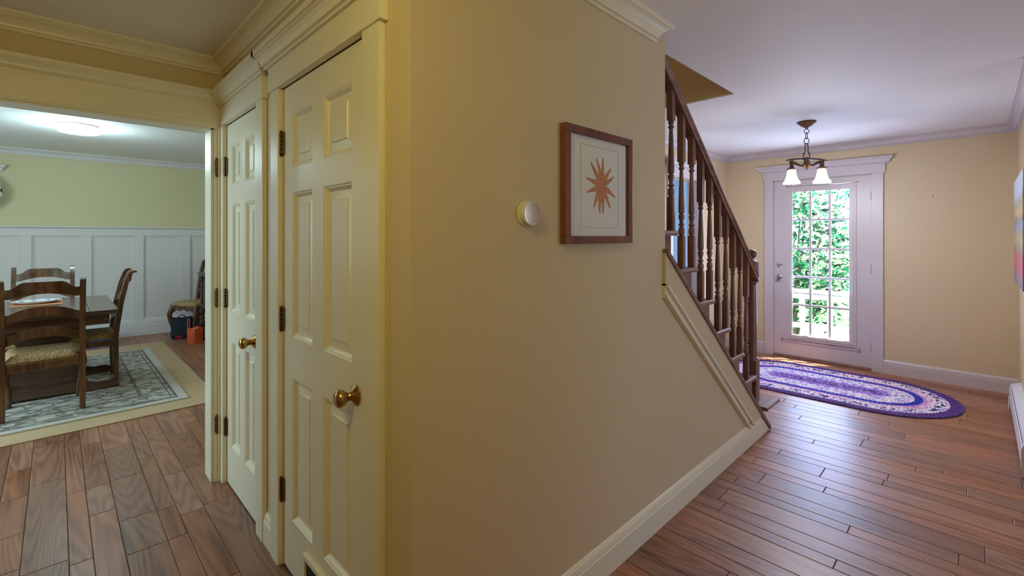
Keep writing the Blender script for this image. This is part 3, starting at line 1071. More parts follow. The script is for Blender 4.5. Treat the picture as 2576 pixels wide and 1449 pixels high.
# ---- casing of the front door and the door itself
root = empty('trim_12', (XF, (DY0 + DY1) / 2, 0))
tag(root, 'white casing with flared cap around the glazed front door', 'door casing', None, 'structure')
part('casing_leg', 'trim_shaded', root, lambda m: m.box(XF - 0.022, XF, DY0 - 0.098, DY0, 0, 2.085, .003))
part('casing_leg', 'trim_shaded', root, lambda m: m.box(XF - 0.022, XF, DY1, DY1 + 0.096, 0, 2.085, .003))
part('frieze', 'trim_shaded', root, lambda m: m.box(XF - 0.028, XF, DY0 - 0.115, DY1 + 0.112, 2.085, 2.185, .002))
prof = [((0.028 + p * 1.1) if p > 0 else 0, 2.185 + q * .85) for p, q in CAP]
part('cap', 'trim_shaded', root, lambda m: m.sweep(prof, (XF, DY1 + 0.112), (XF, DY0 - 0.115), (-1, 0), -0.75, 0.75))
part('jamb', 'trim_shaded', root, lambda m: m.box(XF, XF + 0.14, DY0 - 0.018, DY0, 0, 2.085))
part('jamb', 'trim_shaded', root, lambda m: m.box(XF, XF + 0.14, DY1, DY1 + 0.018, 0, 2.085))
part('jamb_head', 'trim_shaded', root, lambda m: m.box(XF, XF + 0.14, DY0, DY1, 2.078, 2.085))
part('threshold', 'stair', root, lambda m: m.box(XF - 0.03, XF + 0.16, DY0, DY1, -0.011, 0.022, .004))

GX0, GX1 = XF + 0.012, XF + 0.056     # slab front and back
fd = empty('door_3', (XF + 0.03, (DY0 + DY1) / 2, 0.024))
tag(fd, 'white glazed front door with fifteen panes and brass locks', 'door', None, 'structure')
L0, L1, LZ0, LZ1 = 0.985, 1.562, 0.262, 1.955
part('slab', 'trim_shaded', fd, lambda m: m.grid([DY0 + 0.003, L0, L1, DY1 - 0.003], [0.026, LZ0, LZ1, 2.076], GX0, GX1, 'x', {(1, 1)}))
part('lite_frame', 'trim_shaded', fd, lambda m: m.grid([L0 - 0.045, L0 + 0.016, L1 - 0.016, L1 + 0.045], [LZ0 - 0.045, LZ0 + 0.016, LZ1 - 0.016, LZ1 + 0.045], GX0 - 0.012, GX0 - 0.0003, 'x', {(1, 1)}))
part('lite_bead', 'trim_shaded', fd, lambda m: m.grid([L0 - 0.020, L0 + 0.010, L1 - 0.010, L1 + 0.020], [LZ0 - 0.020, LZ0 + 0.010, LZ1 - 0.010, LZ1 + 0.020], GX0 - 0.019, GX0 - 0.0122, 'x', {(1, 1)}))
ycols = [L0 + 0.016, 1.182, 1.369, L1 - 0.016]
zrows = [LZ0 + 0.016, 0.624, 0.951, 1.279, 1.611, LZ1 - 0.016]
for a in ycols[1:-1]:
    part('muntin', 'trim_shaded', fd, lambda m: m.box(GX0 + 0.008, GX0 + 0.034, a - 0.011, a + 0.011, zrows[0], zrows[-1], .002))
for z in zrows[1:-1]:
    part('muntin', 'trim_shaded', fd, lambda m: m.box(GX0 + 0.009, GX0 + 0.033, ycols[0], ycols[-1], z - 0.011, z + 0.011, .002))
for a, b in zip(ycols, ycols[1:]):
    for z0, z1 in zip(zrows, zrows[1:]):
        part('pane', 'glass', fd, lambda m: m.box(GX0 + 0.018, GX0 + 0.022, a + .004, b - .004, z0 + .004, z1 - .004))
for kz, nm in ((1.082, 'deadbolt'), (0.934, 'knob')):
    o = part(nm, 'nickel', fd, lambda m: m.lathe([(0.031, 0), (0.031, -0.004), (0.024, -0.010), (0.012, -0.013), (0.012, -0.026), (0.024, -0.032), (0.028, -0.043), (0.024, -0.054), (0.010, -0.058)] if nm == 'knob' else [(0.030, 0), (0.030, -0.006), (0.022, -0.014), (0.014, -0.016), (0.011, -0.020), (0.004, -0.021)], (GX0, 1.682, kz), 'x', 22), True)
    o['label'] = 'satin metal ' + nm
for hz in (1.85, 1.07, 0.24):
    part('hinge', 'nickel', fd, lambda m: m.lathe([(0.005, hz - .05), (0.0075, hz - .048), (0.0075, hz + .048), (0.005, hz + .05)], (XF - 0.004 + .012, DY0 + 0.002, 0), 'z', 10), True)
# sash rods that once held a door curtain
for (z, y0, y1) in ((1.985 + .02, 0.93, 1.60), (0.205, 0.91, 1.655)):
    def rod(m, z=z, y0=y0, y1=y1):
        m.tube([(GX0 - .0005, y0, z), (GX0 - 0.022, y0, z), (GX0 - 0.024, y0 + 0.01, z), (GX0 - 0.024, y1 - 0.01, z), (GX0 - 0.022, y1, z), (GX0 - .0005, y1, z)], 0.004, 8)
        for yy in (y0, y1):
            m.box(GX0 - 0.005, GX0 - .0004, yy - 0.008, yy + 0.008, z - 0.014, z + 0.014)
            m.ball((GX0 - 0.026, yy, z), 0.008, seg=8)
    part('sash_rod', 'nickel', fd, rod, True)

# ================================================================== STAIRS
RISE, RUN = 0.2075, 0.2495
NOSE0 = 3.863          # nose of the lowest tread
st = empty('staircase', (3.0, 1.75, 0))
tag(st, 'dark wooden staircase rising behind the thermostat wall', 'staircase')
YT0, YT1 = 1.130, YL - 0.004
nt_ = 9
for k in range(nt_):
    zt = RISE * (k + 1)
    xn = NOSE0 - RUN * k
    y0 = 1.052 if k == 0 else YT0
    def tr(m):
        xb_ = xn - RUN - 0.045 if k else xn - 0.285
        # board with rounded nose
        pr = [(xb_, zt - 0.028), (xb_, zt), (xn - 0.012, zt), (xn - 0.003, zt - 0.006), (xn, zt - 0.014), (xn - 0.003, zt - 0.022), (xn - 0.012, zt - 0.028)]
        m.prism(pr, 'y', y0 + 0.010, YT1)
        # rounded return on the open end
        pr2 = [(y0 + 0.010, zt - 0.028), (y0 + 0.010, zt), (y0 + 0.004, zt - 0.004), (y0, zt - 0.014), (y0 + 0.004, zt - 0.024)]
        m.prism(pr2, 'x', xb_ + (0.03 if k else 0), xn - 0.004)
    part('tread', 'stair', st, tr)
    part('riser', 'stair', st, lambda m: m.box(xn - 0.040, xn - 0.022, 1.166, YT1, zt - RISE + (0.0 if k == 0 else 0.0005), zt - 0.0285))
# cut stringer: sawtooth on top, pitch line below
def strg(m):
    top, bot = [], []
    pts = []
    for k in range(nt_):
        xr = NOSE0 - RUN * k - 0.028
        z0 = max(0.0, RISE * k - 0.0285 * (k > 0))
        z1 = RISE * (k + 1) - 0.0285
        pts += [(xr, z0), (xr, z1)]
    pts.append((NOSE0 - RUN * nt_ - 0.028, RISE * nt_ - 0.0285))
    for (xx, zz) in pts:
        top.append((xx, zz))
        bot.append((xx, max(0.0, min(zz, cap_z(xx) - 0.06)) if cap_z(xx) < zz + 1 else 0))
    bot = [(xx, max(0.0, min(b[1], zz))) for (xx, zz), b in zip(pts, bot)]
    m.strip(top, bot, 'y', 1.1605, 1.186)
part('stringer', 'stair', st, strg)
# newel post
NX, NY = 3.676, 1.192
def lath_sq(m, cx_, cy_, hs, z0, z1, b=0.004):
    m.box(cx_ - hs, cx_ + hs, cy_ - hs, cy_ + hs, z0, z1, b)
newel = part('newel_post', 'stair_z', st, lambda m: (
    lath_sq(m, NX, NY, 0.043, RISE + .0005, 0.51),
    m.lathe([(0.040, 0.505), (0.042, 0.518), (0.038, 0.526), (0.034, 0.530), (0.0335, 0.56), (0.035, 0.66), (0.0355, 0.76), (0.034, 0.90), (0.031, 1.04), (0.030, 1.064), (0.035, 1.070), (0.039, 1.080), (0.037, 1.092), (0.031, 1.102)], (NX, NY, 0), 'z', 20),
    lath_sq(m, NX, NY, 0.043, 1.100, 1.235)), True)
part('finial', 'stair_z', newel, lambda m: m.lathe([(0.036, 1.235), (0.032, 1.242), (0.017, 1.248), (0.015, 1.256), (0.022, 1.261), (0.032, 1.272), (0.036, 1.290), (0.032, 1.308), (0.020, 1.321), (0.004, 1.326)], (NX, NY, 0), 'z', 20), True)

# handrail
RY = 1.157
def rail_z(x):
    return 1.212 + 0.842 * (3.587 - x)
def hr(m):
    # moulded section swept along the pitch
    sec = [(-0.026, -0.050), (0.026, -0.050), (0.026, -0.034), (0.020, -0.028), (0.030, -0.014), (0.030, -0.004), (0.020, 0.006), (0.0, 0.010), (-0.020, 0.006), (-0.030, -0.004), (-0.030, -0.014), (-0.020, -0.028), (-0.026, -0.034)]
    vs = []
    for xx in (NX - 0.0425, 2.02):
        vs += [(xx, RY + a, rail_z(xx) - 0.020 + b * 1.3) for a, b in sec]
    k = len(sec)
    m.add(vs, [tuple(range(k)), tuple(range(2 * k - 1, k - 1, -1))] + [(i, i + k, (i + 1) % k + k, (i + 1) % k) for i in range(k)])
part('handrail', 'stair', st, hr)
# balusters, two to a tread, square ends and turned middles
BPROF = [(0.0105, 0.0), (0.0165, 0.012), (0.0150, 0.030), (0.0100, 0.046), (0.0095, 0.052), (0.0175, 0.060), (0.0175, 0.066), (0.0110, 0.074), (0.0125, 0.082), (0.0165, 0.098), (0.0165, 0.112), (0.0115, 0.124)]
def baluster(xc, z0, ztop):
    hs = 0.0165
    zb1 = z0 + 0.180                       # lower square block
    zt0 = z0 + 0.585
    H = zt0 - zb1
    prof = [(0.0105, zb1 - 0.002), (0.0165, zb1 + 0.012), (0.0175, zb1 + 0.026), (0.0150, zb1 + 0.042), (0.0095, zb1 + 0.050), (0.0170, zb1 + 0.058), (0.0170, zb1 + 0.062),
            (0.0100, zb1 + 0.070), (0.0105, zb1 + 0.078), (0.0160, zb1 + 0.100), (0.0165, zb1 + 0.112), (0.0115, zb1 + 0.118), (0.0115, zb1 + 0.122), (0.0170, zb1 + 0.128),
            (0.0165, zb1 + 0.16), (0.0120, zb1 + 0.75 * H), (0.0095, zt0 - 0.048), (0.0100, zt0 - 0.044), (0.0160, zt0 - 0.038), (0.0160, zt0 - 0.034), (0.0105, zt0 - 0.026),
            (0.0130, zt0 - 0.016), (0.0165, zt0 - 0.010), (0.0100, zt0 + 0.002)]
    def f(m):
        m.box(xc - hs, xc + hs, RY - hs, RY + hs, z0 + .0005, zb1, 0.003)
        m.lathe(prof, (xc, RY, 0), 'z', 12)
        # top block cut to the rail's pitch
        a, b = xc - hs, xc + hs
        za, zb_ = rail_z(a) - 0.085, rail_z(b) - 0.085
        m.add([(a, RY - hs, zt0), (b, RY - hs, zt0), (b, RY + hs, zt0), (a, RY + hs, zt0), (a, RY - hs, za), (b, RY - hs, zb_), (b, RY + hs, zb_), (a, RY + hs, za)],
              [(0, 3, 2, 1), (4, 5, 6, 7), (0, 1, 5, 4), (1, 2, 6, 5), (2, 3, 7, 6), (3, 0, 4, 7)])
    part('baluster', 'stair_z', st, f, True)
for k in range(1, 8):
    zt = RISE * (k + 1)
    xn = NOSE0 - RUN * k
    for q, dx in enumerate((0.034, 0.162)):
        if k == 1 and q == 0:
            continue
        xc = xn - dx
        baluster(xc, zt, rail_z(xc) - 0.085)

# ================================================================== THINGS: HALL
# framed starfish print
PX0, PX1, PZ0, PZ1 = 1.348, 1.816, 1.392, 1.847
pic = empty('framed_print', ((PX0 + PX1) / 2, YS, PZ0))
tag(pic, 'orange starfish print in a reddish brown wooden frame on the tan wall', 'picture')
fw = 0.030
yf, yb = YS - 0.030, YS - 0.002
for (a, b, c, d, nm) in ((PX0, PX1, PZ1 - fw, PZ1, 1), (PX0, PX1, PZ0, PZ0 + fw, 1), (PX0, PX0 + fw, PZ0 + fw, PZ1 - fw, 0), (PX1 - fw, PX1, PZ0 + fw, PZ1 - fw, 0)):
    part('frame_bar', 'frame', pic, lambda m: m.box(a, b, yf, yb, c, d, 0.002))
part('mat_board', 'paper', pic, lambda m: m.box(PX0 + fw, PX1 - fw, YS - 0.014, YS - 0.006, PZ0 + fw, PZ1 - fw))
mx0, mx1, mz0, mz1 = 1.455, 1.725, 1.455, 1.785
def mline(m):
    m.grid([mx0, mx0 + 0.0025, mx1 - 0.0025, mx1], [mz0, mz0 + 0.0025, mz1 - 0.0025, mz1], YS - 0.0152, YS - 0.0141, 'y', {(1, 1)})
part('mat_line', 'line', pic, mline)
def star(m):
    c = (1.598, 1.633)
    arms = [(97, .108), (78, .112), (48, .100), (12, .098), (-24, .112), (-52, .112), (-78, .118), (-106, .116), (-128, .108), (-152, .108), (172, .108), (133, .112)]
    for ai, (a, L) in enumerate(arms):
        t = math.radians(a)
        d = Vector((math.cos(t), math.sin(t)))
        nrm = Vector((-d.y, d.x))
        bend = 0.022 * math.sin(a * 1.7)
        L0, R0 = [], []
        n = 8
        for i in range(n + 1):
            s = i / n
            w = 0.0092 * (1 - s) ** 0.5 + 0.0016
            w *= 0.85 + 0.35 * math.sin(PI * min(1, s * 1.25))
            p = Vector(c) + d * (L * s) + nrm * (bend * s * s)
            L0.append((p + nrm * w)[:]); R0.append((p - nrm * w)[:])
        m.strip(L0, R0, 'y', YS - 0.0160 - ai * 0.00008, YS - 0.0142)
    m.lathe([(0.022, YS - 0.0142), (0.022, YS - 0.0172), (0.020, YS - 0.0174)], (c[0], 0, c[1]), 'y', 20)
part('starfish', 'star', pic, star)
part('starfish_centre', 'star2', pic, lambda m: m.lathe([(0.0025, YS - 0.0173), (0.002, YS - 0.0178)], (1.598, 0, 1.633), 'y', 10))
part('glazing', 'glass', pic, lambda m: m.box(PX0 + fw, PX1 - fw, YS - 0.0215, YS - 0.0195, PZ0 + fw, PZ1 - fw))

# thermostat
TX, TZ = 1.163, 1.499
th = empty('thermostat', (TX, YS, TZ))
tag(th, 'round mirrored thermostat on the tan wall beside the framed print', 'thermostat')
part('wall_plate', 'plastic', th, lambda m: m.lathe([(0.045, YS - .0003), (0.045, YS - 0.006), (0.042, YS - 0.008)], (TX, 0, TZ), 'y', 40), True)
part('body', 'plastic', th, lambda m: m.lathe([(0.036, YS - 0.0081), (0.040, YS - 0.012), (0.0425, YS - 0.024), (0.0425, YS - 0.031), (0.041, YS - 0.032)], (TX, 0, TZ), 'y', 40), True)
part('mirror_face', 'mirror', th, lambda m: m.lathe([(0.0415, YS - 0.0321), (0.0410, YS - 0.0332), (0.036, YS - 0.0340)], (TX, 0, TZ), 'y', 40), True)
cu = bpy.data.curves.new('display_text', 'FONT')
cu.body = 'Off'
cu.size = 0.019
cu.align_x = 'CENTER'
cu.align_y = 'CENTER'
tmp = bpy.data.objects.new('tmp_text', cu)
COL.objects.link(tmp)
bpy.context.view_layer.update()
dg = bpy.context.evaluated_depsgraph_get()
me = bpy.data.meshes.new_from_object(tmp.evaluated_get(dg))
bpy.data.objects.remove(tmp)
me.materials.append(M['white'])
tx = bpy.data.objects.new('display_text', me)
COL.objects.link(tx)
tx.parent = th
tx.location = (0.004, -0.0343, 0)
tx.rotation_euler = (PI / 2, 0, 0)

for dz in (0.016, -0.018):
    part('display_line', 'white', th, lambda m: m.box(TX - 0.010, TX + 0.016, YS - 0.0344, YS - 0.0341, TZ + dz, TZ + dz + 0.0006))

# ================================================================== THINGS: FOYER
# braided rug: rings of two plaited strands round a straight core
rug = empty('braided_rug', (5.27, 1.05, 0))
tag(rug, 'oval braided rug in purple, white and blue before the front door', 'rug')
RC, RR = 0.375, 0.585
def c3(r, g, b):
    l = lin((r, g, b)); return (l[0], l[1], l[2], 1)
purple, lilac, white_, blue_, pink_, navy = c3(166, 128, 196), c3(214, 196, 238), c3(253, 248, 252), c3(92, 124, 224), c3(240, 208, 234), c3(120, 122, 186)
nr = 21
pitch = RR / nr
def ring_cols(i):
    t = (i + 0.5) / nr
    if t < 0.10: return (purple, lilac)
    if t < 0.20: return (lilac, c3(198, 170, 232))
    if t < 0.30: return (white_, lilac)
    if t < 0.42: return (white_, c3(214, 208, 240))
    if t < 0.47: return (white_, pink_)
    if t < 0.58: return (blue_, c3(68, 96, 204))
    if t < 0.63: return (pink_, lilac)
    if t < 0.72: return (white_, pink_)
    if t < 0.80: return (white_, navy)
    if t < 0.86: return (white_, lilac)
    return (purple, c3(150, 114, 186))
rb = random.Random(5)
for i in range(nr):
    r = (i + 0.5) * pitch
    ca, cb = ring_cols(i)
    per = 4 * RC + 2 * PI * r
    n = max(16, int(per / 0.030))
    mb = MB()
    def pos(s):
        s = s % per
        if s < 2 * RC: return Vector((r, -RC + s)), Vector((0, 1))
        s -= 2 * RC
        if s < PI * r:
            a = s / r; return Vector((r * math.cos(a), RC + r * math.sin(a))), Vector((-math.sin(a), math.cos(a)))
        s -= PI * r
        if s < 2 * RC: return Vector((-r, RC - s)), Vector((0, -1))
        s -= 2 * RC
        a = s / r
        return Vector((-r * math.cos(a), -RC - r * math.sin(a))), Vector((math.sin(a), -math.cos(a)))
    for k in range(n):
        for side in (0, 1):
            p, t = pos(per * (k + 0.5 * side) / n)
            nn = Vector((t.y, -t.x))
            sg = 1 if side else -1
            ctr = p + nn * (pitch * 0.25 * sg)
            d = (t * 0.82 + nn * (-0.57 * sg)).normalized()
            e = Vector((d.y, -d.x))
            a_, b_ = 0.0195, pitch * 0.30
            mb.cur = (ca, cb)[rb.random() < 0.36]
            ring = [ctr + d * (a_ * math.cos(q * PI / 3)) + e * (b_ * math.sin(q * PI / 3)) for q in range(6)]
            ring2 = [ctr + d * (a_ * .6 * math.cos(q * PI / 3)) + e * (b_ * .6 * math.sin(q * PI / 3)) for q in range(6)]
            vs = [(q.x, q.y, 0.007) for q in ring] + [(q.x, q.y, 0.0125) for q in ring2]
            mb.add(vs, [(q, (q + 1) % 6, 6 + (q + 1) % 6, 6 + q) for q in range(6)] + [tuple(range(6, 12))])
    # cord body under the plaits
    mb.cur = tuple((x * .6 + y * .4) * 0.8 for x, y in zip(ca[:3], cb[:3])) + (1,)
    m_ = 96
    ri, ro = max(0.0, r - pitch * 0.5), r + pitch * 0.49
    vs = []
    def oval(rad, q):
        s = q / m_ * 2 * PI
        cx_, sy_ = math.cos(s), math.sin(s)
        return (rad * cx_, rad * sy_ + (RC if sy_ >= 0 else -RC))
    for rad, z in ((ri, 0.009), (ro, 0.009), (ro, 0.0012), (ri, 0.0012)):
        vs += [oval(rad, q + .5) + (z,) for q in range(m_)]
    fs = []
    for b in range(3):
        for q in range(m_):
            q2 = (q + 1) % m_
            fs.append((b * m_ + q, b * m_ + q2, (b + 1) * m_ + q2, (b + 1) * m_ + q))
    mb.add(vs, fs)
    mb.build('braid', 'braid', rug, clean=False)

# chandelier
CX, CY = 4.75, 1.085
ch = empty('pendant_light', (CX, CY, CEIL))
tag(ch, 'bronze two-light pendant with frosted bell shades hanging before the front door', 'ceiling light')
part('canopy', 'bronze', ch, lambda m: m.lathe([(0.072, CEIL - .0005), (0.075, CEIL - 0.006), (0.066, CEIL - 0.014), (0.044, CEIL - 0.034), (0.022, CEIL - 0.048), (0.010, CEIL - 0.056), (0.008, CEIL - 0.066)], (CX, CY, 0), 'z', 28), True)
dirx = Vector((math.sin(YAW), -math.cos(YAW), 0))      # arms spread across the hall's diagonal
def P3(u, z, v=0.0):
    w = Vector((dirx.y, -dirx.x, 0))
    return (CX + dirx.x * u + w.x * v, CY + dirx.y * u + w.y * v, z)
def ring(m, u0, z0, ru, rz, r=0.0032, turn=0.0, n=18):
    pts = []
    for q in range(n + 1):
        a = 2 * PI * q / n
        pts.append(P3(u0 + ru * math.cos(a) * math.cos(turn), z0 + rz * math.sin(a), ru * math.cos(a) * math.sin(turn)))
    m.tube(pts, r, 7, False)
part('chain', 'bronze_dark', ch, lambda m: (ring(m, 0, CEIL - 0.084, 0.021, 0.020), ring(m, 0, CEIL - 0.124, 0.010, 0.030, turn=1.4), ring(m, 0, CEIL - 0.170, 0.022, 0.027)), True)
def yoke(m):
    for s in (-1, 1):
        m.tube([P3(s * 0.010, CEIL - 0.195), P3(s * 0.013, CEIL - 0.23), P3(s * 0.013, CEIL - 0.265), P3(s * 0.024, CEIL - 0.285), P3(s * 0.029, CEIL - 0.305), P3(s * 0.022, CEIL - 0.322), P3(s * 0.010, CEIL - 0.330)], 0.0042, 8)
        m.ball(P3(s * 0.024, CEIL - 0.283), 0.008, seg=8)
    m.tube([P3(-0.014, CEIL - 0.194), P3(0.014, CEIL - 0.194)], 0.005, 8)
part('yoke', 'bronze_dark', ch, yoke, True)
part('hub', 'bronze', ch, lambda m: m.lathe([(0.004, CEIL - .312), (0.016, CEIL - .320), (0.020, CEIL - .332), (0.022, CEIL - .350), (0.030, CEIL - .372), (0.034, CEIL - .385), (0.024, CEIL - .402), (0.010, CEIL - .420), (0.003, CEIL - .432)], (CX, CY, 0), 'z', 18), True)
def plate(m):
    m.tube([P3(-0.185, CEIL - .345), P3(-0.14, CEIL - .335), P3(-0.05, CEIL - .330), P3(0.05, CEIL - .330), P3(0.14, CEIL - .335), P3(0.185, CEIL - .345)], [.004, .008, .009, .009, .008, .004], 8)
part('cross_bar', 'bronze_dark', ch, plate, True)
for s in (-1, 1):
    u = s * 0.112
    v = 0.035 * s
    arm = part('arm', 'bronze', ch, lambda m: (
        m.tube([P3(s * 0.02, CEIL - .392), P3(s * 0.05, CEIL - .388, v * .4), P3(s * 0.08, CEIL - .368, v * .7), P3(u * 0.95, CEIL - .352, v), P3(u, CEIL - .350, v)], [.010, .012, .011, .010, .009], 10),
        m.lathe([(0.012, -.338), (0.020, -.345), (0.024, -.352), (0.018, -.362), (0.017, -.395), (0.022, -.404), (0.040, -.412), (0.042, -.418), (0.034, -.424)], P3(u, CEIL, v), 'z', 18)), True)
    def shade(m):
        n_p = [(0.028, -.4245), (0.033, -.432), (0.036, -.450), (0.040, -.475), (0.047, -.500), (0.056, -.520), (0.064, -.535), (0.066, -.545)]
        fn = lambda r, h, t: r * (1 + (0.05 * math.cos(8 * t) if h < -.51 else 0.0))
        prof = n_p + [(r - 0.003, h) for r, h in reversed(n_p[:-1])]
        vs = []
        seg = 40
        c = P3(u, CEIL, v)
        for r, h in prof:
            for q in range(seg):
                t = 2 * PI * q / seg
                rr = fn(r, h, t)
                dz = 0.006 * math.cos(16 * t) if h < -.53 else 0
                vs.append((c[0] + rr * math.cos(t), c[1] + rr * math.sin(t), c[2] + h + dz))
        fs = []
        for i in range(len(prof) - 1):
            for q in range(seg):
                q2 = (q + 1) % seg
                fs.append((i * seg + q, i * seg + q2, (i + 1) * seg + q2, (i + 1) * seg + q))
        m.add(vs, fs)
    part('shade', 'shade_lit', ch, shade, True)
    lo = light('bulb', 'POINT', (0, 0, 0), (0, 0, 0), 27.5, (0.87, 0.88, 1.0), shadow_soft_size=0.05)
    lo.parent = ch
    q = P3(u, CEIL - 0.56, v)
    lo.location = (q[0] - CX, q[1] - CY, q[2] - CEIL)

# baseboard heater under the painting
HX0, HX1 = 4.03, 5.62
ht = empty('baseboard_heater', ((HX0 + HX1) / 2, YR, 0))
tag(ht, 'long white enamel baseboard heater at the foot of the painting wall', 'heater')
part('back_panel', 'heater', ht, lambda m: m.box(HX0, HX1, YR + 0.0005, YR + 0.008, 0.015, 0.215))
part('top_cover', 'heater', ht, lambda m: m.prism([(YR + .008, 0.215), (YR + .008, 0.208), (YR + 0.050, 0.190), (YR + 0.056, 0.176), (YR + 0.060, 0.178), (YR + 0.055, 0.196)], 'x', HX0, HX1))
part('front_cover', 'heater', ht, lambda m: m.prism([(YR + 0.066, 0.165), (YR + 0.062, 0.168), (YR + 0.060, 0.163), (YR + 0.064, 0.050), (YR + 0.054, 0.036), (YR + 0.057, 0.033), (YR + 0.068, 0.048)], 'x', HX0 + .002, HX1 - .002))
part('damper', 'heater', ht, lambda m: m.prism([(YR + 0.040, 0.182), (YR + 0.054, 0.158), (YR + 0.057, 0.160), (YR + 0.043, 0.184)], 'x', HX0 + .01, HX1 - .01))
for xx in (HX0, HX1 - 0.06):
    part('end_cap', 'heater', ht, lambda m: m.prism([(YR + .001, 0.012), (YR + 0.066, 0.012), (YR + 0.072, 0.050), (YR + 0.072, 0.170), (YR + 0.060, 0.202), (YR + 0.010, 0.222), (YR + .001, 0.222)], 'x', xx, xx + 0.06))
part('fin_element', 'steel', ht, lambda m: m.box(HX0 + .07, HX1 - .07, YR + 0.012, YR + 0.050, 0.07, 0.13))
part('foot_bracket', 'heater', ht, lambda m: m.box(HX1 - 0.04, HX1 - 0.01, YR + 0.073, YR + 0.078, 0.0, 0.10, .001))
part('foot_bracket', 'heater', ht, lambda m: m.box(HX0 + 0.02, HX0 + 0.05, YR + 0.010, YR + 0.060, 0.0, 0.012, .001))

# canvas painting
pa = empty('canvas_painting', (5.05, YR, 1.06))
tag(pa, 'unframed landscape canvas with red flowers on the wall above the heater', 'painting')
def canv(m):
    m.box(4.50, 5.585, YR + 0.006, YR + 0.046, 1.06, 1.865, 0.003)
part('canvas', 'painting', pa, canv)
part('stretcher', 'frame', pa, lambda m: m.grid([4.52, 4.56, 5.525, 5.565], [1.08, 1.12, 1.805, 1.845], YR + 0.0005, YR + 0.0058, 'y', {(1, 1)}))

# nail left in the front wall
nl = MB()
nl.lathe([(0.0018, 0.001), (0.0018, -0.010), (0.005, -0.0105), (0.005, -0.012), (0.003, -0.0128)], (XF, 0.325, 1.815), 'x', 10)
nl = nl.build('wall_nail', 'steel', None, True, off=(XF, 0.325, 1.815))
nl.location = (XF, 0.325, 1.815)
tag(nl, 'small dark nail head in the bare tan front wall', 'nail')

# ================================================================== THINGS: DINING ROOM
# rugs
mb = MB()
mb.box(-1.55, 1.025, 4.62, 7.76, 0.0005, 0.008, 0.003)
jr = mb.build('jute_rug', 'jute', None, off=(-0.26, 6.19, 0))
jr.location = (-0.26, 6.19, 0)
tag(jr, 'plain tan jute rug lying under the patterned rug', 'rug')
hx, hy = 1.08, 1.26
mb = MB()
mb.box(-hx, hx, -hy, hy, 0.0, 0.012, 0.004)
pr_ = mb.build('patterned_rug', m_pattern_rug(hx, hy))
pr_.location = (0.825 - hx, 6.115, 0.0085)
tag(pr_, 'cream and charcoal faded border rug under the dining table', 'rug')

RUGZ = 0.0225
# ladder-back chairs with rush seats
def poly_sweep(m, pts, hw, axis_x, tx):
    """bar bent in the YZ plane: pts (y,z,half thickness); thickness tx either side of axis_x"""
    top, bot = [], []
    for i, (y, z, h) in enumerate(pts):
        a = Vector(pts[max(i - 1, 0)][:2]); b = Vector(pts[min(i + 1, len(pts) - 1)][:2])
        d = (b - a).normalized()
        n = Vector((-d.y, d.x))
        top.append((y + n.x * h, z + n.y * h))
        bot.append((y - n.x * h, z - n.y * h))
    m.strip(top, bot, 'x', axis_x - tx, axis_x + tx)

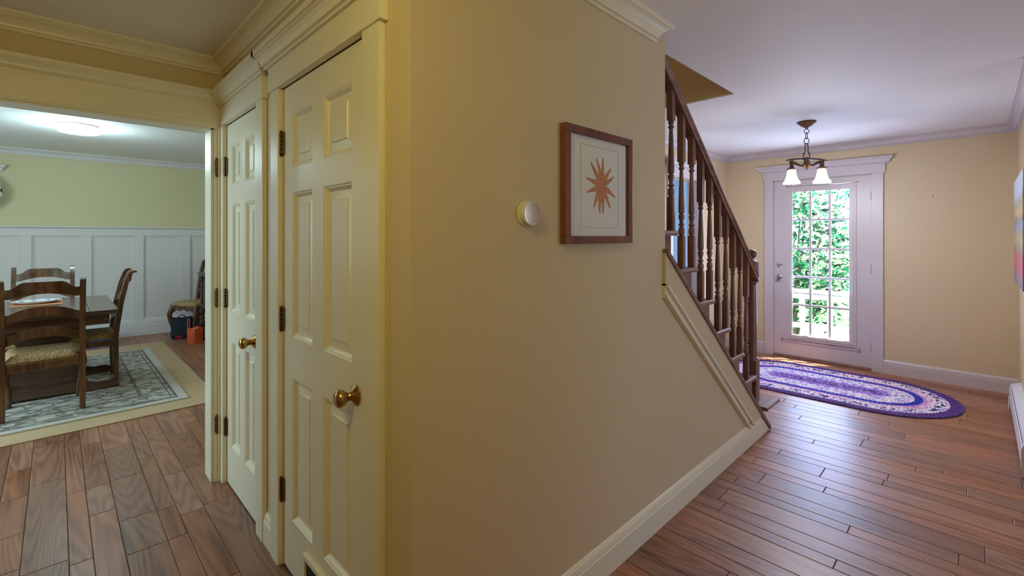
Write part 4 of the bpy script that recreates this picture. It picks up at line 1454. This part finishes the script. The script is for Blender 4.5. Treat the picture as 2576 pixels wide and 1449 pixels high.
def make_chair():
    r = empty('dining_chair', (0, 0, 0))
    for s in (-1, 1):
        def leg(m, s=s):
            poly_sweep(m, [(-0.205, 0.0, 0.015), (-0.198, 0.2, 0.019), (-0.195, 0.44, 0.021), (-0.205, 0.55, 0.021), (-0.232, 0.75, 0.020), (-0.268, 0.93, 0.018),
                           (-0.296, 1.025, 0.015), (-0.312, 1.052, 0.014), (-0.335, 1.060, 0.011), (-0.352, 1.054, 0.006)], 0, s * 0.222, 0.0185)
        part('rear_leg', 'chair', r, leg, True, False)
        def fleg(m, s=s):
            x = s
            m.tube([(x * .205, .195, .44), (x * .212, .205, .40), (x * .228, .222, .35), (x * .236, .230, .30), (x * .228, .222, .22), (x * .212, .206, .12), (x * .206, .200, .05), (x * .212, .213, .016), (x * .212, .213, 0.001)],
                   [.026, .029, .032, .031, .025, .019, .017, .023, .022], 12)
        part('front_leg', 'chair', r, fleg, True, False)
    def slat(m, zl, h, rise, kind):
        n = 16
        top, bot = [], []
        for i in range(n + 1):
            x = -0.206 + 0.412 * i / n
            u = x / 0.206
            arch = rise * (1 - u * u)
            if kind == 'top':
                sh = 1.0 if abs(u) < 0.52 else max(0.0, (1 - (abs(u) - 0.52) / 0.36))
                sh = sh * sh * (3 - 2 * sh)
                top.append((x, zl + h + 0.052 * sh))
                bot.append((x, zl + rise * max(0, 1 - (abs(u) / 0.86) ** 2.2)))
            else:
                sh = max(0.0, 1 - (abs(u) / 0.92) ** 2.4)
                top.append((x, zl + h + rise * sh))
                bot.append((x, zl + rise * 0.95 * sh))
        o = len(m.v)
        m.strip(top, bot, 'y', -0.009, 0.009)
        def post_y(z):
            return -0.232 - (z - 0.75) * 0.205 - (0.02 if z > 0.95 else 0)
        m.v[o:] = [(x, y + post_y(z) - 0.020 * (1 - (x / 0.206) ** 2), z) for (x, y, z) in m.v[o:]]
    part('slat', 'chair', r, lambda m: slat(m, 0.925, 0.075, 0.035, 'top'), True, False)
    part('slat', 'chair', r, lambda m: slat(m, 0.732, 0.072, 0.055, 'mid'), True, False)
    part('slat', 'chair', r, lambda m: slat(m, 0.566, 0.070, 0.055, 'mid'), True, False)
    # rails
    for (x0, x1, y0, y1, z0) in ((-.205, .205, -.208, -.184, .36), (-.234, -.212, -.18, .2, .37), (.212, .234, -.18, .2, .37)):
        part('seat_rail', 'chair', r, lambda m: m.box(x0, x1, y0, y1, z0, .425, .006), False, False)
    def apron(m):
        n = 24
        top, bot = [], []
        for i in range(n + 1):
            x = -0.20 + 0.40 * i / n
            u = abs(x) / 0.20
            top.append((x, .43))
            bot.append((x, .375 - 0.030 * u ** 2 + 0.012 * math.cos(u * PI * 3)))
        m.strip(top, bot, 'y', .196, .216)
    part('apron', 'chair', r, apron, False, False)
    # rush seat in four woven quarters
    me = bpy.data.meshes.new('seat')
    bm = bmesh.new()
    W0, W1, D0, D1 = 0.205, 0.238, -0.215, 0.228
    n = 14
    lay = bm.verts.layers.float_vector.new('weave')
    grid_ = {}
    for j in range(n + 1):
        for i in range(n + 1):
            u, v = i / n, j / n
            w = W0 + (W1 - W0) * v
            x = -w + 2 * w * u
            y = D0 + (D1 - D0) * v
            du, dv = min(u, 1 - u), min(v, 1 - v)
            e = min(du, dv)
            z = 0.492 - 0.012 * min(1, e * 2.2) - 0.050 * max(0, 1 - e * 10) ** 2
            vt = bm.verts.new((x, y, z))
            vt[lay] = (x if dv < du else y, 0, 0)
            grid_[(i, j)] = vt
    for j in range(n):
        for i in range(n):
            bm.faces.new([grid_[(i, j)], grid_[(i + 1, j)], grid_[(i + 1, j + 1)], grid_[(i, j + 1)]])
    # underside
    rim = [grid_[(i, 0)] for i in range(n + 1)] + [grid_[(n, j)] for j in range(1, n + 1)] + [grid_[(i, n)] for i in range(n - 1, -1, -1)] + [grid_[(0, j)] for j in range(n - 1, 0, -1)]
    low = []
    for vt in rim:
        nv = bm.verts.new((vt.co.x * .96, vt.co.y * .96, 0.428))
        nv[lay] = vt[lay]
        low.append(nv)
    for a in range(len(rim)):
        b = (a + 1) % len(rim)
        bm.faces.new([rim[b], rim[a], low[a], low[b]])
    bm.faces.new(low)
    bmesh.ops.recalc_face_normals(bm, faces=list(bm.faces))
    bm.to_mesh(me); bm.free()
    me.materials.append(M['rush'])
    for p in me.polygons:
        p.use_smooth = True
    so = bpy.data.objects.new('seat', me)
    COL.objects.link(so)
    so.parent = r
    so['label'] = 'woven rush seat'
    return r

chair = make_chair()
G = 'ladder-back dining chairs'
spots = [((-0.070, 5.345, RUGZ), 0.0, 'ladder-back rush chair nearest the hall, its back towards the viewer'),
         ((-0.095, 6.80, RUGZ), PI, 'ladder-back rush chair on the far side of the dining table facing the hall'),
         ((0.205, 5.985, RUGZ), PI / 2, 'ladder-back rush chair seen side on at the table end near the wainscot'),
         ((-0.445, 6.04, RUGZ), -PI / 2, 'ladder-back rush chair mostly hidden behind the nearest chair'),
         ((1.465, 8.03, 0.001), math.radians(120), 'rush chair standing in the corner over the navy tote bag')]
for i, (loc, rz, lab) in enumerate(spots):
    c = chair if i == 0 else copy_tree(chair)
    c.location = loc
    c.rotation_euler = (0, 0, rz)
    tag(c, lab, 'chair', G)

# trestle table
TX0, TX1, TY0, TY1 = -0.555, 0.392, 5.29, 6.68
TZT = 0.785
tb = empty('dining_table', ((TX0 + TX1) / 2, (TY0 + TY1) / 2, RUGZ))
tag(tb, 'dark wooden trestle dining table standing on the patterned rug', 'table')
nb = 5
bw = (TX1 - TX0) / nb
for i in range(nb):
    part('top_board', 'table', tb, lambda m: m.box(TX0 + i * bw + .0006, TX0 + (i + 1) * bw - .0006, TY0, TY1, TZT - 0.038, TZT, 0.004))
part('apron', 'table', tb, lambda m: m.grid([TX0 + .06, TX0 + .085, TX1 - .085, TX1 - .06], [TY0 + .06, TY0 + .085, TY1 - .085, TY1 - .06], TZT - 0.125, TZT - 0.0385, 'z', {(1, 1)}))
for yy in (5.695, 6.37):
    tcx = (TX0 + TX1) / 2
    def trest(m, yy=yy):
        n = 14
        L, R = [], []
        for i in range(n + 1):
            v = i / n
            z = 0.10 + (TZT - 0.1252 - 0.10) * v
            w = 0.30 - 0.16 * math.sin(PI * min(1, v * 1.0) * 0.5) ** 0.7 + 0.16 * max(0, v - 0.7) / 0.3
            L.append((tcx - w, z)); R.append((tcx + w, z))
        m.strip(L, R, 'y', yy - 0.022, yy + 0.022)
    part('trestle', 'table', tb, trest)
    def foot(m, yy=yy):
        n = 20
        top, bot = [], []
        for i in range(n + 1):
            u = -1 + 2 * i / n
            x = tcx + 0.50 * u
            z = 0.10 - 0.035 * min(1, max(0, (abs(u) - 0.55) / 0.2)) + 0.012 * (abs(u) > 0.78) - 0.035 * max(0, (abs(u) - 0.93) / 0.07)
            top.append((x, z + RUGZ)); bot.append((x, RUGZ + (0.0 if abs(u) > 0.6 else 0.016)))
        m.strip(top, bot, 'y', yy - 0.038, yy + 0.038)
    part('foot', 'table', tb, foot)
part('stretcher', 'table', tb, lambda m: m.box(tcx - .03, tcx + .03, 5.7175, 6.3475, 0.20, 0.26, .005))

# platter on a placemat
pm_ = MB()
pm_.box(-0.30, 0.045, 6.08, 6.48, TZT + .0003, TZT + 0.004, 0.0015)
pm_ = pm_.build('placemat', 'cork', None, off=(-0.13, 6.28, TZT))
pm_.location = (-0.13, 6.28, TZT)
tag(pm_, 'orange placemat under the platter on the dining table', 'placemat')
pl = empty('platter', (-0.135, 6.27, TZT + .0045))
tag(pl, 'oval white and blue platter on the dining table', 'platter')
m = MB()
m.lathe([(0.10, 0.0), (0.115, 0.004), (0.165, 0.022), (0.168, 0.026), (0.158, 0.025), (0.110, 0.010), (0.002, 0.009)], (0, 0, 0), 'z', 36)
m.v = [(x * 1.05, y * 0.78, z) for x, y, z in m.v]
m.build('dish', 'ceramic', pl, True)
m = MB()
for a in range(9):
    t = a * 2 * PI / 9 + .3
    m.ball((0.140 * 1.05 * math.cos(t), 0.140 * 0.78 * math.sin(t), 0.0195), 0.017, 1.3, 0.7, 0.12, 8)
o = m.build('glaze_motif', 'cobalt', pl, True)
o['kind'] = 'stuff'

# ceiling lamp
lp = empty('flush_ceiling_light', (0.158, 6.32, DCEIL))
tag(lp, 'round white flush ceiling lamp glowing in the dining room', 'ceiling light')
part('base_ring', 'trim_white', lp, lambda m: m.lathe([(0.150, DCEIL - .0005), (0.155, DCEIL - 0.012), (0.150, DCEIL - 0.018)], (0.158, 6.32, 0), 'z', 40), True)
part('diffuser', 'lamp_lit', lp, lambda m: m.lathe([(0.148, DCEIL - 0.0181), (0.160, DCEIL - 0.024), (0.162, DCEIL - 0.060), (0.152, DCEIL - 0.074), (0.08, DCEIL - 0.080), (0.002, DCEIL - 0.081)], (0.158, 6.32, 0), 'z', 40), True)
lo = light('lamp_bulb', 'POINT', (0.158, 6.32, DCEIL - 0.16), (0, 0, 0), 29.0, (0.62, 0.93, 1.0), shadow_soft_size=0.12)

# carved chest on turned legs
DX0, DX1, DYa, DYb = 1.420, 2.15, 7.18, 7.58
dk = empty('carved_chest', (1.78, 7.38, 0))
tag(dk, 'dark carved chest on bobbin-turned legs in the dining room corner', 'chest')
part('top', 'desk', dk, lambda m: m.sweep([(-.02, .885), (0.012, .885), (0.016, .895), (0.034, .905), (0.034, .925), (-.02, .925)], (DX0, DYb), (DX0, DYa), (-1, 0)) or m.box(DX0 - .03, DX1 + .03, DYa - .03, DYb + .01, .886, .926, .004))
part('body', 'desk', dk, lambda m: m.box(DX0 + .03, DX1 - .03, DYa + .03, DYb - .005, .50, .884))
part('lower_rail', 'desk', dk, lambda m: m.box(DX0 - .005, DX1 + .005, DYa - .005, DYb, .455, .50, .006))
M['tanpanel'] = plain('inset tan panel', (120, 98, 76), 0.6)
def arch(m, y0, y1):
    n = 10
    top, bot = [], []
    for i in range(n + 1):
        y = y0 + (y1 - y0) * i / n
        u = abs(2 * i / n - 1)
        top.append((y, .82 - .10 * u ** 2.2)); bot.append((y, .53))
    m.strip(top, bot, 'x', DX0 + .020, DX0 + .0298)
for (a, b) in ((7.225, 7.355), (7.395, 7.525)):
    part('arched_panel', 'tanpanel', dk, lambda m: arch(m, a, b))
def bobbins(z0, z1, n, r):
    out = []
    for i in range(n):
        a = z0 + (z1 - z0) * i / n
        h = (z1 - z0) / n
        out += [(r * .55, a), (r * .95, a + h * .25), (r, a + h * .5), (r * .95, a + h * .75), (r * .55, a + h * .98)]
    return out
for (xx, yy) in ((DX0 + .012, DYa + .012), (DX0 + .012, 7.375), (DX0 + .012, DYb - .025), (DX1 - .012, DYa + .012), (1.60, DYa + .012)):
    part('turned_column', 'desk', dk, lambda m: m.lathe(bobbins(.502, .884, 9, .021), (xx, yy, 0), 'z', 12), True)
for (xx, yy) in ((DX0 + .015, DYa + .015), (DX0 + .015, DYb - .03), (DX1 - .015, DYa + .015), (DX1 - .015, DYb - .03)):
    part('leg', 'desk', dk, lambda m: m.lathe([(.026, 0), (.034, .01), (.036, .03), (.020, .045), (.024, .06), (.016, .075), (.022, .12), (.034, .20), (.036, .24), (.020, .28), (.030, .295), (.030, .305), (.018, .32), (.030, .36), (.034, .39), (.020, .43), (.028, .454)], (xx, yy, 0), 'z', 14), True)
part('stretcher', 'desk', dk, lambda m: m.box(DX0 + .0, DX0 + .03, DYa + .05, DYb - .07, .09, .13, .004))
bp = MB()
bp.box(1.47, 1.78, 7.26, 7.60, .9265, .938, .002)
bp = bp.build('blue_folder', 'bluepaper', None, off=(1.62, 7.43, .9265))
bp.location = (1.62, 7.43, .9265)
tag(bp, 'bright blue folder lying on the dark carved chest', 'folder')

# orange open box
ob = empty('orange_box', (1.318, 7.36, 0), math.radians(32))
tag(ob, 'open orange cardboard box on the floor beside the carved chest', 'box')
part('carton', 'orange', ob, lambda m: (m.box(-.062, .062, -.062, .062, 0.0005, .004), m.box(-.062, -.058, -.062, .062, .004, .20), m.box(.058, .062, -.062, .062, .004, .20), m.box(-.058, .058, -.062, -.058, .004, .20), m.box(-.058, .058, .058, .062, .004, .20)), False, False)
part('wrapping', 'white', ob, lambda m: m.box(-.055, .055, -.055, .055, .10, .188, .01), False, False)
part('tag_label', 'orange', ob, lambda m: m.box(.01, .045, -.03, .02, .189, .215, .008), False, False)

# navy tote bag
tbg = empty('tote_bag', (1.255, 7.85, 0), math.radians(-8))
tag(tbg, 'navy canvas tote bag with pink stripe under the corner rush chair', 'bag')
def bag(m):
    n = 24
    rows = [(0.0, .86), (0.02, .98), (0.08, 1.03), (0.18, 1.0), (0.26, .98), (0.285, .97)]
    vs = []
    for z, k in rows:
        for q in range(n):
            t = 2 * PI * q / n
            ex = 0.5
            cx_, sy_ = math.cos(t), math.sin(t)
            x = .125 * k * math.copysign(abs(cx_) ** ex, cx_)
            y = .085 * k * math.copysign(abs(sy_) ** ex, sy_)
            vs.append((x + .004 * math.sin(5 * t + z * 30), y + .004 * math.sin(7 * t + z * 22), z + .0005 + (.006 * math.sin(3 * t) if z > .28 else 0)))
    for z, k in ((.28, .93), (.16, .90)):
        for q in range(n):
            t = 2 * PI * q / n
            cx_, sy_ = math.cos(t), math.sin(t)
            vs.append((.125 * k * math.copysign(abs(cx_) ** .5, cx_), .085 * k * math.copysign(abs(sy_) ** .5, sy_), z))
    fs = [tuple(range(n - 1, -1, -1))]
    R_ = len(rows) + 2
    for i in range(R_ - 1):
        for q in range(n):
            q2 = (q + 1) % n
            fs.append((i * n + q, i * n + q2, (i + 1) * n + q2, (i + 1) * n + q))
    fs.append(tuple((R_ - 1) * n + q for q in range(n)))
    m.add(vs, fs)
part('bag_body', 'denim', tbg, bag, True, False)
part('stripe', 'pink', tbg, lambda m: m.box(.055, .088, -.0945, -.0885, .03, .278, .002), False, False)
part('stripe', 'red', tbg, lambda m: m.box(.061, .082, -.0965, -.0944, .03, .278, .001), False, False)
part('handle', 'denim', tbg, lambda m: m.tube([(-.05, -.084, .25), (-.045, -.07, .31), (0, -.05, .335), (.035, -.07, .31), (.04, -.084, .25)], .007, 8), True, False)
part('patch', 'red', tbg, lambda m: m.box(-.075, .0, -.0955, -.086, .006, .055, .004), False, False)
part('papers', 'white', tbg, lambda m: m.box(-.08, .02, -.03, .03, .165, .27, .004), False, False)

bx = empty('blue_storage_box', (0.36, 8.12, 0))
tag(bx, 'low blue storage box on the floor against the wainscot', 'box')
part('tray', 'blue', bx, lambda m: m.grid([.16, .17, .55, .56], [7.98, 7.99, 8.25, 8.26], .005, .11, 'z', {(1, 1)}))
part('lid', 'blue', bx, lambda m: m.box(.155, .565, 7.975, 8.265, .1101, .128, .004))
part('bottom', 'blue', bx, lambda m: m.box(.16, .56, 7.98, 8.26, .0005, .005))

# ================================================================== OUTSIDE THE FRONT DOOR
mb = MB()
mb.box(XF + 0.14, 8.3, -2.6, 4.6, -0.30, -0.20)
dck = mb.build('porch_deck_frame', 'deck')
tag(dck, 'pale porch deck outside the glazed front door', 'deck', kind='structure')
for i in range(15):
    xa = XF + 0.16 + i * 0.14
    part('deck_board', 'deck', dck, lambda m: m.box(xa, xa + 0.134, -2.6, 4.6, -0.1995, -0.175, .004))
mb = MB()
mb.box(XF + .141, XF + 0.50, -2.0, 4.0, 2.62, 2.70)  # eave added out of view, sized to cut the sun patch short
tag(mb.build('added_eave', 'trim_white'), 'unseen eave added over the front door to limit the sun patch', 'eave', kind='structure')
rl = empty('porch_railing', (8.15, 1.0, -0.175))
tag(rl, 'white porch railing outside the front door glass', 'railing')
part('top_rail', 'rail_white', rl, lambda m: m.box(8.08, 8.22, -2.5, 4.5, 0.56, 0.61, .01))
part('mid_rail', 'rail_white', rl, lambda m: m.box(8.12, 8.18, -2.5, 4.5, 0.47, 0.545, .006))
part('bottom_rail', 'rail_white', rl, lambda m: m.box(8.12, 8.18, -2.5, 4.5, 0.02, 0.09, .006))
for i in range(12):
    yy = -0.6 + i * 0.36
    part('rail_post', 'rail_white', rl, lambda m: m.box(8.125, 8.175, yy - 0.035, yy + 0.035, -0.174 if i % 4 == 0 else 0.0901, 0.4699, .004))
mb = MB()
mb.box(8.3, 60, -40, 50, -0.9, -0.7)
tag(mb.build('ground_lawn', 'lawn'), 'sunlit lawn beyond the porch railing', 'lawn', kind='structure')

def shrub(loc, R, H, nleaf, seed, label, tint):
    rr = random.Random(seed)
    r = empty('flowering_shrub', loc)
    tag(r, label, 'shrub', 'shrubs beyond the porch')
    def stem(m):
        for a in range(5):
            t = a * 1.26
            m.tube([(0.05 * math.cos(t), .05 * math.sin(t), 0), (.25 * R * math.cos(t), .25 * R * math.sin(t), H * .35), (.55 * R * math.cos(t), .55 * R * math.sin(t), H * .75)], [.04, .03, .01], 7)
    part('stem', 'bark', r, stem, True, False)
    mb = MB()
    for i in range(nleaf):
        # leaves in clumps over an ellipsoid shell
        u, t = rr.uniform(-0.85, 1), rr.uniform(0, 2 * PI)
        q = math.sqrt(max(0, 1 - u * u))
        k = rr.uniform(0.62, 1.02) * (1 + .10 * math.sin(5 * t + 3 * u))
        c = Vector((R * q * math.cos(t) * k, R * q * math.sin(t) * k, H * .52 + H * .48 * u * k))
        d = Vector((rr.gauss(0, 1), rr.gauss(0, 1), rr.gauss(0, .6))).normalized()
        e = d.cross(Vector((rr.gauss(0, 1), rr.gauss(0, 1), rr.gauss(0, 1)))).normalized()
        L = rr.uniform(.05, .11)
        w = L * rr.uniform(.28, .45)
        up = d.cross(e) * (L * .12)
        g = rr.random()
        if g < 0.36:
            mb.cur = c3(226, 230, 214)  # pale flower-like leaves, their share raised to paint in blown-out sunlight
        else:
            v = rr.uniform(.6, 1.15)
            mb.cur = c3(min(255, tint[0] * v), min(255, tint[1] * v), min(255, tint[2] * v))
        mb.add([c - d * L, c - d * L * .2 + e * w, c + d * L, c - d * L * .2 - e * w, c + up], [(0, 1, 4), (1, 2, 4), (2, 3, 4), (3, 0, 4)])
    o = mb.build('foliage', 'leaf', r, clean=False)
    o['kind'] = 'stuff'
    return r
shrub((10.4, 2.62, -0.7), 1.0, 3.3, 3900, 1, 'tall green shrub seen through the middle panes of the front door', (104, 182, 150))
shrub((10.9, 0.75, -0.7), 0.8, 2.7, 2600, 2, 'pale green shrub behind the hinge side of the front door glass', (140, 200, 172))
shrub((10.2, 4.9, -0.7), 1.2, 3.6, 4200, 3, 'green shrub beyond the latch side of the front door glass', (108, 182, 158))
shrub((14.8, 3.2, -0.7), 2.2, 4.3, 3000, 4, 'large tree-like shrub far behind the porch railing', (128, 194, 168))

# warm ceiling lamp of the hall behind the viewpoint
hl = empty('hall_ceiling_light', (-0.25, 0.45, CEIL))
tag(hl, 'warm flush ceiling lamp in the hall outside the view', 'ceiling light')
part('base_ring', 'brass', hl, lambda m: m.lathe([(0.13, CEIL - .0005), (0.135, CEIL - .012), (0.13, CEIL - .02)], (-0.25, 0.45, 0), 'z', 32), True)
part('bowl', 'shade_lit', hl, lambda m: m.lathe([(0.128, CEIL - .0201), (0.12, CEIL - .05), (0.08, CEIL - .085), (0.003, CEIL - .10)], (-0.25, 0.45, 0), 'z', 32), True)
lo = light('hall_bulb', 'POINT', (-0.25, 0.45, CEIL - 0.22), (0, 0, 0), 22.0, (1.0, 0.85, 0.27), shadow_soft_size=0.12)

light('upper_landing_lamp', 'POINT', (1.5, 1.75, 4.3), (0, 0, 0), 6.0, (1.0, 0.80, 0.45), shadow_soft_size=0.1)
